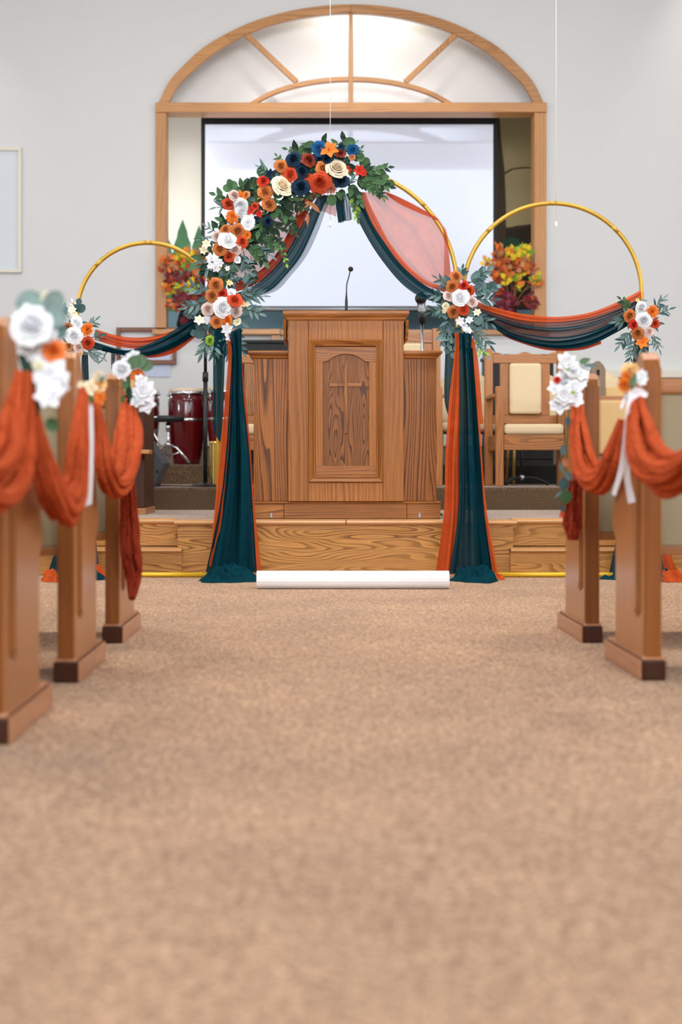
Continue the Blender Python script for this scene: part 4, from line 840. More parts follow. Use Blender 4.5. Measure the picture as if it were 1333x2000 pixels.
def peony_mesh(rnd):
    m = MB(); a = 0
    for n, r0, rt, h, wa, fl, cu in ((3, .05, .10, .66, 1.2, .03, 0.02), (4, .14, .24, .66, .9, .05, 0.04), (5, .22, .38, .60, .8, .07, .06), (6, .28, .52, .52, .7, .09, .08), (6, .3, .66, .42, .7, .12, .12), (6, .3, .80, .26, .68, .17, .14)):
        for i in range(n): petal_grid(m, a+2*PI*i/n+rnd.uniform(-.2, .2), r0, rt*rnd.uniform(.9, 1.06), h*rnd.uniform(.92, 1.06), wa, fl, cu, 6, 6, 0.03, 0, 0.06)
        a += 0.5
    m.lathe([(0, 0.5), (0.06, 0.45), (0.14, 0.3), (0.36, 0.05), (0.3, -0.05), (0, -0.08)], seg=10)
    return m
def pointed(m, a, L, W, el, cup=0.15, z0=0.0, nu=3, nv=6, r0=0.04, droop=0.0, rip=0.0):
    g = []; ca, sa = math.cos(a), math.sin(a)
    for i in range(nv):
        v = i/(nv-1); wd = W*math.sin(PI*min(0.999, v**0.8*0.97+0.02)); row = []
        for j in range(nu):
            u = -1+2*j/(nu-1); r = r0+L*v*math.cos(el); z = z0+L*v*math.sin(el)-droop*v*v+cup*abs(u)*wd+rip*math.sin(9*v+3*u)
            row.append((r*ca-u*wd*sa, r*sa+u*wd*ca, z))
        g.append(row)
    m.grid(g)
def dahlia_mesh(rnd):
    m = MB()
    for k in range(5):
        n = 6+k*2
        for i in range(n): pointed(m, 2*PI*i/n+k*0.4+rnd.uniform(-.15, .15), 0.35+0.14*k, 0.14+0.02*k, 1.35-0.3*k, 0.4, rip=0.04)
    return m
def lily_mesh(rnd, n=6):
    m = MB()
    for i in range(n): pointed(m, 2*PI*i/n+rnd.uniform(-.1, .1), 1.05, 0.31, 0.55, 0.3, droop=0.35, nu=5, nv=7)
    for i in range(4): m.tube([(0, 0, 0), (0.08*math.cos(i*1.57), 0.08*math.sin(i*1.57), 0.45)], [0.025, 0.04], 5)
    return m
def carnation_mesh(rnd):
    m = MB()
    for k in range(5):
        n = 7+k
        for i in range(n): petal_grid(m, 2*PI*i/n+rnd.uniform(-.3, .3), 0.03, (0.15+0.16*k)*rnd.uniform(.9, 1.1), (0.62-0.07*k)*rnd.uniform(.88, 1.1), 0.5, 0.08+0.05*k, 0.05*k*0.6, 5, 4, 0.09)
    return m
def floppy_mesh(rnd):
    m = MB()
    for n, L, el, W in ((5, 0.55, 1.15, 0.30), (6, 0.8, 0.75, 0.36), (6, 1.05, 0.3, 0.40)):
        for i in range(n): pointed(m, 2*PI*i/n+rnd.uniform(-.25, .25), L*rnd.uniform(.9, 1.1), W, el+rnd.uniform(-.15, .15), 0.25, droop=0.15, nu=5, nv=7, rip=0.05)
    return m
def leaf_mesh(kind):
    m = MB()
    if kind == 'round':
        g = [[(v*1.0, u*0.46*math.sin(PI*(0.04+0.93*v))**0.6, 0.06*u*u+0.10*math.sin(PI*v)*0.5) for u in (-1, -.5, 0, .5, 1)] for v in [i/7 for i in range(8)]]
    elif kind == 'willow':
        g = [[(v*1.0, u*0.15*math.sin(PI*(0.03+0.95*v**0.85)), 0.05*abs(u)-0.14*v*v) for u in (-1, 0, 1)] for v in [i/6 for i in range(7)]]
    elif kind == 'maple':
        pts = [(0, 0)]
        for k in range(-4, 5):
            a = k*0.42; r = (1.0, 0.42)[abs(k) % 2]*(1-0.05*abs(k)); pts.append((0.3+r*0.7*math.cos(a) if True else 0, r*0.62*math.sin(a)))
        vs = [(x, y, 0.10*abs(y)-0.1*x*x) for x, y in pts]; m.add(vs+[(0.35, 0, 0.04)], [(len(pts), i, i+1) for i in range(1, len(pts)-1)]+[(len(pts), 0, 1), (len(pts), len(pts)-1, 0)]); return m
    else:
        g = [[(v*1.0, u*0.27*math.sin(PI*(0.03+0.95*v**0.75)), 0.07*abs(u)-0.10*v*v) for u in (-1, -.5, 0, .5, 1)] for v in [i/6 for i in range(7)]]
    m.grid(g); return m
_mc = {}
def fmesh(kind, mat):
    variants = 3 if kind in ('rose', 'peony', 'lily', 'dahlia', 'carnation', 'floppy') else 1
    k = (kind, mat, random.randrange(variants))
    if k not in _mc:
        rnd = random.Random(hash(kind) % 1 + k[2]*11+3)
        if kind in ('round', 'willow', 'oval', 'maple'): mb = leaf_mesh(kind)
        else: mb = dict(rose=rose_mesh, peony=peony_mesh, dahlia=dahlia_mesh, lily=lily_mesh, carnation=carnation_mesh, floppy=floppy_mesh)[kind](rnd)
        _mc[k] = mb.mesh(kind, M[mat], fix=False)
    return _mc[k]
NAMES = dict(round='leaf', willow='leaf', oval='leaf', maple='leaf', floppy='blossom', lily='lily', rose='rose', peony='peony', dahlia='dahlia', carnation='carnation')
def put(parent, kind, mat, pos, face, size, roll=None, name=None):
    """flower: local +Z looks along face"""
    o = bpy.data.objects.new(name or NAMES[kind], fmesh(kind, mat)); COL.objects.link(o); o.parent = parent
    o.location = Vector(pos)-Vector(parent['_w'])
    q = Vector(face).normalized().to_track_quat('Z', 'Y'); q = q @ Quaternion((0, 0, 1), random.uniform(0, 6.28) if roll is None else roll)
    o.rotation_mode = 'QUATERNION'; o.rotation_quaternion = q; o.scale = (size, size, size); return o
def leaf(parent, kind, mat, pos, direction, face, size, name='leaf'):
    """leaf: local +X runs along direction, +Z roughly along face"""
    x = Vector(direction).normalized(); z = Vector(face); z = (z-x*z.dot(x)).normalized(); y = z.cross(x)
    o = bpy.data.objects.new(name, fmesh(kind, mat)); COL.objects.link(o); o.parent = parent; o.location = Vector(pos)-Vector(parent['_w'])
    o.rotation_mode = 'QUATERNION'; o.rotation_quaternion = Matrix((x, y, z)).transposed().to_quaternion(); o.scale = (size, size, size); return o
U = random.uniform
def flower(par, x, y, r, kind, mat, Y, lift=None):
    d = S(r*1.1, Y); sc = d/(0.98 if kind == 'rose' else 0.96 if kind in ('peony', 'carnation') else 1.0 if kind == 'dahlia' else 1.0)
    yy = Y-0.045-0.35*d if lift is None else Y-lift
    p = P(x, y, yy); return put(par, kind, mat, p, (U(-.5, .5), -1, U(-.35, .5)), sc)
def spray(par, x, y, ang, L, kind, mat, size, Y, n=6, name='leaf', bend=0, stem=True, dy=-0.02):
    """stem of alternate leaves; ang in degrees on the picture plane, sizes in px at depth Y"""
    a = math.radians(ang); b = math.radians(bend); p = P(x, y, Y+dy); pts = [p.copy()]; st = S(L, Y)/n
    for i in range(n):
        d = Vector((math.cos(a), U(-.25, .15)-0.15, math.sin(a))).normalized(); p = p+d*st; pts.append(p.copy())
        for s in ((-1, 1) if i < n-1 else (0,)):
            la = a+s*U(.5, .95); dd = Vector((math.cos(la), U(-.5, .25), math.sin(la)))
            leaf(par, kind, random.choice(mat) if isinstance(mat, (list, tuple)) else mat, p, dd, (U(-.5, .5), -1, U(-.2, .7)), S(size, Y)*U(.8, 1.15)*(1-0.3*i/n))
        a += b/n
    if stem: MB().tube(pts, 0.0022, 5).build('stem', M['stem'], par, fix=False)
def filler(par, spots, Y, n, kinds, size):
    for _ in range(n):
        x, y, r = random.choice(spots)[:3]; a = U(0, 2*PI); rad = r*U(0.3, 1.5); xx, yy = x+rad*math.cos(a), y-rad*math.sin(a)
        k, mt = random.choice(kinds); a2 = a+U(-.7, .7)
        leaf(par, k, mt, P(xx, yy, Y-0.02+U(-.02, .02)), (math.cos(a2), U(-.5, .1), math.sin(a2)), (U(-.4, .4), -1, U(-.2, .6)), S(size, Y)*U(.7, 1.15))
FY = 7.5
def arrangement(label, spots, sprays, fill, Y=FY, fsize=22, name='floral_arrangement', base=None):
    bx = base or (spots[0][0], spots[0][1]); t = thing(name, label, 'flowers', P(bx[0], bx[1], Y))
    for s in spots: flower(t, s[0], s[1], s[2], s[3], s[4], Y)
    for s in sprays: spray(t, *s[:7], Y, *(s[7:] if len(s) > 7 else ()))
    filler(t, spots, Y, fill[0], fill[1], fsize)
    return t
SG = ('sage', 'sage', 'sagedk'); GR = ('green', 'greendk', 'green')
crown = [(574.6, 311.5, 15, 'rose', 'navy'), (603, 313.5, 15, 'rose', 'rustdk'), (624, 291.5, 13, 'carnation', 'blue'), (641, 310, 13, 'rose', 'navy'), (624, 312, 9, 'rose', 'navy'),
         (643, 295, 20, 'lily', 'orange'), (668, 288, 10, 'lily', 'navy'), (665, 300, 10, 'rose', 'rustdk'), (689, 293, 10, 'carnation', 'blue'), (688, 307, 8, 'dahlia', 'bronze'),
         (549, 325, 12, 'rose', 'caramel'), (568, 341, 15, 'peony', 'rust'), (590, 335.6, 14, 'rose', 'navy'), (588, 366, 17, 'rose', 'navy'), (551.5, 364, 21, 'rose', 'cream'),
         (630, 330, 14, 'rose', 'caramel'), (626, 357, 20, 'rose', 'rust'), (657.6, 330.4, 20, 'rose', 'cream'), (645, 368, 14, 'dahlia', 'brown'), (668, 356, 14, 'rose', 'navy'),
         (678.6, 332.5, 10, 'lily', 'red'), (702, 333, 12, 'lily', 'red'), (709, 337, 9, 'lily', 'red'), (518, 375.5, 14, 'rose', 'caramel'), (514.7, 354.5, 12, 'rose', 'red'), (512, 362, 11, 'lily', 'orange'),
         (527, 341, 12, 'lily', 'navy'), (525, 400, 14, 'rose', 'caramel'), (599, 345, 9, 'rose', 'rust')]
sp = [(700, 340, 10, 60, 'oval', GR, 20, 7), (690, 350, -15, 75, 'oval', GR, 20, 8), (700, 350, -35, 60, 'oval', GR, 18, 7), (720, 340, -25, 40, 'round', GR, 20, 4), (680, 355, -60, 50, 'oval', GR, 20, 6),
      (690, 380, -80, 50, 'oval', ('green', 'lime'), 14, 6), (690, 310, 50, 25, 'oval', ('green',), 13, 3), (600, 300, 170, 40, 'oval', ('green',), 13, 4), (552, 318, 130, 16, 'oval', ('green',), 13, 2), (525, 338, 150, 20, 'willow', SG, 14, 3),
      (510, 390, 185, 40, 'oval', GR, 22, 4), (530, 400, -40, 55, 'oval', ('greendk', 'green'), 22, 6), (540, 390, -20, 60, 'oval', ('greendk',), 22, 6), (545, 400, -60, 70, 'oval', ('greendk',), 20, 7), (508, 368, 150, 22, 'round', GR, 16, 3),
      (545, 380, -10, 50, 'oval', GR, 18, 5), (515, 405, -100, 50, 'oval', ('green',), 24, 4), (606, 375, -95, 40, 'willow', ('bronze',), 32, 2), (600, 372, -110, 28, 'willow', ('bronze',), 28, 2), (720, 350, -55, 50, 'oval', ('green', 'lime'), 12, 7)]
random.seed(21)
arrangement('long crown garland of navy, rust, caramel and cream roses over the central arch', crown, sp, (150, [('oval', 'green'), ('oval', 'greendk'), ('round', 'green'), ('willow', 'sage')]), base=(630, 380))
shoulder = [(458.3, 383, 12, 'rose', 'mauve'), (471, 384.5, 13, 'lily', 'orange'), (446, 399.5, 12, 'rose', 'rust'), (481, 381, 8, 'rose', 'bronze'), (455, 424, 15, 'dahlia', 'orange'), (470.5, 402, 15, 'peony', 'white'), (472, 414, 13, 'peony', 'white'),
            (485, 435, 12, 'carnation', 'white'), (492, 412, 12, 'lily', 'red'), (507, 418, 9, 'lily', 'red'), (501, 428, 8, 'lily', 'navy'), (523, 433, 10, 'rose', 'navy'), (498, 404, 8, 'rose', 'rust'),
            (441.4, 449, 11, 'rose', 'caramel'), (465, 451, 14, 'rose', 'caramel'), (424.6, 463, 11, 'rose', 'mauve'), (446, 468.5, 18, 'peony', 'white'), (473, 472.5, 12, 'rose', 'rust'), (482.6, 459, 7, 'carnation', 'orange'),
            (430, 486.5, 13, 'rose', 'caramel'), (459, 487, 13, 'rose', 'mauve'), (449, 501, 12, 'rose', 'rust'), (404, 477, 10, 'lily', 'creamy'), (397, 489, 9, 'lily', 'creamy'), (412, 505, 10, 'floppy', 'white'), (424, 512, 9, 'floppy', 'white'),
            (431, 514, 9, 'lily', 'white'), (422, 524, 9, 'floppy', 'white'), (463, 507, 7, 'carnation', 'white'), (444, 524, 6, 'lily', 'white'), (412, 520, 8, 'lily', 'white')]
sp = [(456, 378, 110, 14, 'round', ('green',), 20, 2), (445, 388, 165, 25, 'oval', ('green',), 20, 2), (448, 402, 190, 25, 'willow', ('green', 'sage'), 22, 2), (445, 425, 215, 22, 'oval', ('green',), 18, 2), (470, 374, 60, 16, 'oval', ('green',), 18, 2),
      (425, 455, 150, 25, 'willow', ('green', 'sage'), 18, 3), (415, 475, 170, 20, 'willow', SG, 18, 3), (480, 450, -30, 70, 'oval', ('greendk', 'green'), 22, 8), (490, 440, -10, 60, 'oval', ('greendk',), 22, 6), (480, 470, -50, 60, 'oval', ('greendk', 'green'), 20, 7),
      (500, 460, -20, 50, 'oval', ('green', 'greendk'), 20, 6), (466, 492, -60, 40, 'willow', SG, 24, 4), (476, 490, -85, 40, 'willow', SG, 24, 4), (450, 510, -80, 40, 'willow', SG, 20, 4), (500, 480, -35, 35, 'willow', SG, 22, 4), (430, 520, -100, 40, 'oval', ('greendk', 'sage'), 18, 5),
      (400, 500, -110, 30, 'willow', SG, 20, 3), (520, 445, -60, 70, 'oval', ('green',), 9, 8), (535, 430, -40, 40, 'oval', ('green', 'maroon'), 9, 5), (545, 460, -75, 60, 'oval', ('green', 'lime'), 12, 5), (450, 530, -120, 30, 'oval', GR, 18, 4), (490, 500, -80, 50, 'oval', ('greendk',), 14, 5)]
arrangement('shoulder cluster of white, orange and caramel flowers on the arch upper left', shoulder, sp, (120, [('oval', 'greendk'), ('oval', 'green'), ('willow', 'sage')]), base=(450, 530))
lowl = [(423, 557, 14, 'rose', 'caramel'), (415, 578, 13, 'rose', 'caramel'), (434, 574, 10, 'rose', 'red'), (458.5, 587, 14, 'rose', 'rust'), (452, 573, 8, 'carnation', 'white'), (435, 601, 19, 'peony', 'white'), (407, 604, 13, 'rose', 'mauve'), (462.6, 609, 12, 'rose', 'mauve'),
        (423.6, 629, 12, 'rose', 'caramel'), (444.6, 625, 11, 'peony', 'orange'), (464, 629, 7, 'carnation', 'creamy'), (443, 642, 13, 'lily', 'white'), (449, 657, 11, 'lily', 'white'), (389, 626, 11, 'lily', 'creamy'), (403, 625, 9, 'floppy', 'white'),
        (410, 665, 9, 'rose', 'lime'), (448, 553, 7, 'lily', 'peach'), (474, 594, 7, 'lily', 'peach'), (483, 594, 6, 'lily', 'creamy')]
sp = [(405, 575, 155, 40, 'willow', SG, 24, 4), (400, 600, 185, 40, 'willow', SG, 24, 4), (400, 590, 200, 35, 'willow', SG, 22, 3), (465, 578, 20, 30, 'willow', SG, 22, 4), (470, 580, 0, 45, 'willow', SG, 26, 5), (470, 600, -20, 40, 'willow', SG, 26, 4), (420, 640, -90, 60, 'willow', SG, 24, 6),
      (440, 650, -75, 50, 'willow', SG, 26, 5), (415, 650, -115, 45, 'willow', SG, 26, 5), (450, 660, -50, 35, 'willow', SG, 24, 3), (410, 640, 200, 25, 'round', ('sagedk',), 22, 2), (440, 550, 60, 25, 'round', SG, 18, 2), (470, 560, 40, 30, 'oval', SG, 20, 3), (425, 670, -95, 25, 'willow', ('sage', 'green'), 24, 3)]
arrangement('flower cluster with white rose where the left swag meets the central arch', lowl, sp, (70, [('willow', 'sage'), ('willow', 'sagedk'), ('oval', 'sagedk')]), base=(430, 690))
rgt = [(891, 541, 12, 'rose', 'caramel'), (884, 560, 12, 'rose', 'caramel'), (896, 552, 7, 'carnation', 'white'), (906, 558, 10, 'rose', 'red'), (917, 567, 10, 'rose', 'rust'), (877, 579, 11, 'rose', 'mauve'), (899, 581, 17, 'peony', 'white'), (922, 590, 11, 'rose', 'mauve'), (886, 609, 12, 'rose', 'caramel'),
       (906, 604, 12, 'peony', 'rust'), (871.5, 598, 6, 'carnation', 'creamy'), (868, 607, 6, 'lily', 'creamy'), (876, 606, 6, 'lily', 'creamy'), (932.5, 611, 9, 'lily', 'creamy'), (900, 627, 10, 'lily', 'white'), (917, 626, 9, 'lily', 'white'), (907, 636, 8, 'lily', 'white'), (914, 646, 9, 'floppy', 'white')]
sp = [(880, 560, 150, 30, 'willow', SG, 20, 4), (870, 580, 170, 25, 'willow', SG, 22, 3), (870, 600, 200, 30, 'willow', SG, 22, 3), (915, 555, 35, 45, 'oval', SG, 22, 5), (920, 570, 10, 50, 'round', SG, 18, 5), (925, 585, 0, 40, 'willow', SG, 24, 4), (925, 610, -35, 40, 'willow', SG, 24, 4), (880, 620, -110, 50, 'willow', SG, 24, 6),
      (890, 630, -95, 60, 'round', SG, 18, 5), (905, 640, -80, 50, 'willow', SG, 24, 5), (920, 640, -45, 50, 'willow', SG, 24, 5), (880, 640, -100, 40, 'round', SG, 20, 4), (915, 655, -50, 55, 'willow', ('sage', 'lime'), 20, 6), (900, 545, 80, 20, 'oval', SG, 16, 3)]
arrangement('flower cluster with white rose where the right swag meets the central arch', rgt, sp, (60, [('willow', 'sage'), ('willow', 'sagedk'), ('round', 'sage')]), base=(900, 690))
ol = [(150, 630, 12, 'peony', 'white'), (145, 656, 16, 'rose', 'white'), (133, 639, 9, 'rose', 'caramel'), (171, 644, 15, 'dahlia', 'orange'), (172.5, 670, 12, 'rose', 'rust'), (134.5, 676, 9, 'rose', 'bronze'), (153.5, 679, 10, 'rose', 'mauve'), (155, 688, 7, 'rose', 'peach'), (141, 606, 9, 'lily', 'creamy'), (146, 616, 8, 'lily', 'creamy')]
sp = [(150, 620, 80, 25, 'round', SG, 18, 2), (135, 620, 130, 25, 'oval', SG, 18, 3), (170, 640, 40, 22, 'willow', SG, 18, 3), (175, 660, 10, 22, 'oval', SG, 16, 2), (165, 680, -30, 40, 'willow', ('euc', 'sage'), 22, 4), (150, 610, 110, 20, 'willow', ('creamy',), 14, 3)]
arrangement('small cluster of white and orange flowers at the far left hoop end', ol, sp, (16, [('willow', 'sage'), ('oval', 'sage')]), base=(150, 690), fsize=16)
orr = [(1253, 601, 12, 'peony', 'white'), (1275, 609, 14, 'dahlia', 'orange'), (1230, 616.6, 12, 'rose', 'caramel'), (1258, 626, 15, 'rose', 'white'), (1239, 634, 10, 'rose', 'red'), (1280, 632, 9, 'rose', 'rust'), (1247, 651, 12, 'rose', 'caramel'), (1268, 648, 10, 'rose', 'mauve'), (1256, 668, 14, 'lily', 'orange'),
       (1262, 652, 7, 'carnation', 'white'), (1246, 588, 6, 'lily', 'peach')]
sp = [(1275, 605, 45, 30, 'willow', SG, 18, 4), (1280, 615, 20, 28, 'willow', SG, 18, 4), (1235, 605, 140, 30, 'oval', ('greendk', 'green'), 16, 4), (1225, 625, 190, 20, 'willow', SG, 20, 3), (1235, 645, -130, 40, 'willow', SG, 22, 5), (1245, 660, -110, 50, 'willow', SG, 22, 6), (1255, 670, -80, 30, 'willow', SG, 22, 3), (1275, 650, -70, 35, 'willow', ('sage',), 18, 4)]
arrangement('small cluster of white and orange flowers at the far right hoop end', orr, sp, (20, [('willow', 'sage'), ('willow', 'sagedk')]), base=(1255, 700), fsize=16)

# autumn bouquets standing in the window opening
def autumn(x, y, lab, spec, vz):
    Y = 13.66; t = thing('autumn_bouquet', lab, 'bouquet', (P(x, 0, Y).x, Y, oz0+0.001))
    base = Vector((P(x, 0, Y).x, Y, oz0+0.045)); top = vz-oz0-0.045
    MB().lathe([(0, 0), (0.07, 0), (0.085, 0.05), (0.06, top*0.7), (0.045, top*0.85), (0.06, top), (0.05, top), (0, top*0.9)], base, 20).build('vase', M['black'], t)
    for (cx, cy, rx, ry, n, cols) in spec:
        for _ in range(int(n*1.9)):
            a = U(0, 2*PI); r = math.sqrt(U(0, 1)); xx, yy = cx+rx*r*math.cos(a), cy+ry*r*math.sin(a)
            p = P(xx, yy, Y+U(-.28, -.02)); dv = Vector((xx-x, 0, -(yy-y))).normalized()+Vector((U(-.7, .7), U(-.7, .2), U(-.7, .7)))
            leaf(t, random.choice(('maple', 'maple', 'oval')), random.choice(cols), p, dv, (U(-.6, .6), -1, U(-.5, .8)), S(U(9, 16), Y))
        for _ in range(4):
            a = U(0, 2*PI); MB().tube([Vector((base.x, base.y, base.z+top*0.9)), P(x+(cx-x)*0.5, (cy+y+30)/2, Y-0.05), P(cx+rx*.5*math.cos(a), cy+ry*.5*math.sin(a), Y-0.12)], 0.003, 5).build('stem', M['bronze'], t, fix=False)
    return t
random.seed(5)
OR = ('mapleo', 'mapleo', 'mapler', 'bronze'); YE = ('mapley', 'lime', 'mapley', 'mapleo'); DK = ('maroon', 'maroon', 'mapler', 'maplep')
autumn(362, 560, 'orange, yellow and maroon autumn leaf bouquet in the left of the window', [(336, 518, 24, 18, 26, OR), (362, 508, 22, 18, 28, YE), (390, 520, 18, 26, 26, OR), (352, 545, 30, 16, 24, DK), (342, 562, 22, 10, 14, YE+OR), (372, 556, 14, 12, 14, YE), (365, 583, 26, 16, 36, DK), (395, 500, 14, 12, 10, OR), (345, 590, 14, 10, 8, OR), (363, 617, 7, 8, 4, DK), (395, 560, 14, 18, 16, DK)], P(0, 598, 13.6).z)
autumn(1000, 560, 'orange, yellow and maroon autumn leaf bouquet in the right of the window', [(974, 490, 12, 14, 12, OR), (1000, 500, 12, 14, 14, YE), (1022, 498, 16, 14, 18, ('lime', 'mapley')), (980, 530, 22, 22, 34, OR), (1025, 522, 22, 16, 26, OR), (1010, 548, 26, 14, 26, YE), (975, 560, 14, 12, 12, ('maplep', 'mapler')), (990, 585, 18, 20, 26, ('maplep', 'maroon', 'maplep')), (1035, 585, 14, 14, 14, DK), (952, 512, 8, 10, 6, YE), (1045, 548, 10, 10, 8, YE)], P(0, 598, 13.6).z)

# ================================================================== PEWS
PH = [(0, 0.055), (0, 0.845), (0.012, 0.868), (0.035, 0.886), (0.06, 0.890), (0.085, 0.880), (0.11, 0.850), (0.135, 0.800), (0.17, 0.755), (0.235, 0.715), (0.29, 0.675), (0.335, 0.62), (0.36, 0.54), (0.385, 0.48), (0.41, 0.44), (0.418, 0.415), (0.40, 0.385), (0.37, 0.365), (0.37, 0.055)]
def pew(s, label, Lp, tan=False):
    """s=-1: bench runs to the left of its aisle end; local x=0 is the aisle face, local y=0 the rear (camera side)"""
    t = thing('church_pew', label, 'pew', (0, 0, 0)); e = s*0.05
    def bx(n, x0, x1, y0, y1, z0, z1, mt, bev=0.004, par=t): return MB().box((x0*s, y0, z0), (x1*s, y1, z1)).build(n, mt, par, bev)
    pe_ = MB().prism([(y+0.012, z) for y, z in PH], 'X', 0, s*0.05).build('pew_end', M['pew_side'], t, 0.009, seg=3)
    pe_.data.materials.append(M['pew_shade_edge'])                  # edge faces without the side's sheen: shade painted in as darker oak
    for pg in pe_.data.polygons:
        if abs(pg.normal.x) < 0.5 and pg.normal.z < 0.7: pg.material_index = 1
    bx('end_base', -0.008, 0.058, 0, 0.475, 0, 0.056, M['pew_dark'], 0.006)
    MB().prism([(0.006, 0.0562), (0.469, 0.0562), (0.46, 0.064), (0.015, 0.064)], 'X', -s*0.004, s*0.054).build('base_moulding', M['pew_base'], t)
    # paler oak plate on the base's aisle side, its sheen put into the colour
    bx('base_face', -0.0125, -0.0082, 0.003, 0.473, 0.001, 0.0555, M['pew_base'], 0.002)
    # two routed flutes with rounded ends stand proud as a slim panel
    pan = [(0.055, 0.19), (0.062, 0.175), (0.09, 0.165), (0.118, 0.175), (0.125, 0.19), (0.125, 0.70), (0.118, 0.715), (0.09, 0.725), (0.062, 0.715), (0.055, 0.70)]
    MB().prism(pan, 'X', -s*0.005, -s*0.0003).build('end_panel', M['pew_side'], t, 0.003)
    pin = [(0.09+(y-0.09)*0.62, 0.445+(z-0.445)*0.97) for y, z in pan]
    MB().prism(pin, 'X', -s*0.009, -s*0.0052).build('end_panel', M['pew_side'], t, 0.003)
    bx('top_rail', 0.051, Lp, 0.055, 0.10, 0.775, 0.815, M['pew_rail'], 0.008)
    bx('back_frame', 0.051, Lp, 0.062, 0.085, 0.335, 0.36, M['pew_rail'], 0.004)
    bx('back_cloth', 0.051, Lp, 0.066, 0.095, 0.3605, 0.7745, M['pew_cloth'], 0.003)
    if tan: bx('back_cushion', 0.051, Lp, 0.045, 0.0655, 0.62, 0.80, M['tan_cloth'], 0.01)
    bx('seat', 0.051, Lp, 0.12, 0.41, 0.40, 0.43, M['pew_rail'], 0.01)
    bx('seat_cushion', 0.06, Lp, 0.125, 0.405, 0.4305, 0.475, M['pew_cloth'], 0.02)
    bx('seat_apron', 0.051, Lp, 0.375, 0.395, 0.33, 0.3995, M['pew_rail'], 0.003)
    for k in range(1, 3):
        xx = Lp*k/2.0-0.05; bx('support', xx, xx+0.05, 0.10, 0.37, 0, 0.3995, M['pew_side'], 0.003)
    return t
XLF, XRF = -0.640, 0.890
pl = pew(-1, 'nearest pew on the left, its end dressed with white flowers and rust gauze', 3.9); pl.location = (XLF, 2.93, 0)
for Y, lab in ((3.79, 'middle pew on the left, its end dressed with peach flowers and white ribbon'), (4.66, 'farthest pew on the left, its end hung with a long rust gauze tail')):
    c = copy_tree(pl); c['label'] = lab; c.location = (XLF, Y, 0)
c = copy_tree(pl); c['label'] = 'pew in front of the farthest left pew end, seen only between the others'; bpy.data.objects.remove
for o in list(c.children): bpy.data.objects.remove(o, do_unlink=True)
bpy.data.objects.remove(c, do_unlink=True)
pr_ = pew(1, 'nearer pew on the right, its end dressed with orange flowers and white ribbon', 4.2); pr_.location = (XRF, 3.83, 0)
pr2 = pew(1, 'farther pew on the right, its end dressed with a white flower bouquet', 4.2, True); pr2.location = (XRF, 4.67, 0)

# gauze garlands
def gtube(name, pts, rad, mat, parent, seed=0, seg=20, nv=60, k=5, flat=0.75, strands=14, fray=False):
    """gathered gauze: a bundle of soft creased strands that twist round one another, one mesh"""
    rnd = random.Random(seed); m = MB(); c = cr(pts, nv); rr = [max(0.003, v.x) for v in cr([Vector((r, 0, 0)) for r in rad], nv)]
    fr = []; up = Vector((1, 0, 0))
    for i in range(nv):
        t = (c[min(i+1, nv-1)]-c[max(i-1, 0)]).normalized(); a = (up-t*up.dot(t)).normalized(); fr.append((a, t.cross(a))); up = a
    for q in range(strands):
        an0 = 2*PI*q/(strands-1)+rnd.uniform(-.3, .3) if q else 0; od = rnd.uniform(0.45, 0.86) if q else 0.0; tw = rnd.uniform(-1.0, 1.0); sr = rnd.uniform(0.17, 0.31) if q else 0.42; ph = [rnd.uniform(0, 6.28) for _ in range(4)]; g = []
        for i in range(nv):
            v = i/(nv-1); R_ = rr[i]; an = an0+tw*v+0.35*math.sin(4*v+ph[0]); a, b = fr[i]
            cen = c[i]+a*math.cos(an)*od*R_*flat+b*math.sin(an)*od*R_*1.15; row = []
            for j in range(seg+1):
                th = 2*PI*(j % seg)/seg; nz = noise.noise(Vector((math.cos(th)*1.6+seed+q*3, math.sin(th)*1.6, v*9)))
                cre = noise.noise(Vector((math.cos(th)*3+q, math.sin(th)*3+seed, v*38)))
                r = sr*R_*(1+0.22*math.sin(k*th+ph[1]+3*v)+0.5*nz+0.25*cre)
                row.append(cen+a*math.cos(th)*r*flat+b*math.sin(th)*r*1.15)
            g.append(row)
        m.grid(g); m.add(g[0][:-1], [tuple(range(seg))]); m.add(g[-1][:-1], [tuple(range(seg))[::-1]])
    return m.build(name, mat, parent, fix=False)
def PX(px, py, X): Y = X*F/(px-CX); return P(px, py, Y)
GX = -0.585
gl = thing('gauze_garland', 'rust gauze garland looping along the left pew ends', 'garland', (GX, 3.7, 0.45))
gtube('swag', [PX(46, 725, GX), PX(36, 820, GX-0.01), PX(22, 910, GX-0.015), PX(-20, 955, GX-0.01), PX(-80, 930, GX), PX(-150, 840, GX), PX(-200, 720, GX)], [0.020, 0.042, 0.052, 0.050, 0.042, 0.034, 0.02], M['gauze'], gl, 1)
gtube('swag', [PX(68, 800, GX-0.02), PX(78, 880, GX-0.01), PX(98, 950, GX), PX(122, 988, GX), PX(143, 965, GX), PX(153, 880, GX), PX(163, 765, GX-0.01)], [0.014, 0.030, 0.042, 0.044, 0.040, 0.036, 0.016], M['gauze'], gl, 2)
gtube('swag', [PX(188, 780, GX-0.02), PX(194, 840, GX-0.01), PX(203, 910, GX), PX(217, 945, GX), PX(236, 935, GX+0.01), PX(248, 880, GX+0.01), PX(253, 830, GX), PX(251, 785, GX-0.02)], [0.010, 0.022, 0.034, 0.036, 0.040, 0.048, 0.044, 0.018], M['gauze'], gl, 3, flat=0.9)
gtube('tail', [PX(248, 925, GX), PX(252, 1000, GX-0.01), PX(255, 1070, GX-0.01), PX(261, 1125, GX-0.005), PX(258, 1170, GX-0.005)], [0.024, 0.036, 0.040, 0.034, 0.014], M['gauze_dk'], gl, 4, k=9)
GR_ = 0.845
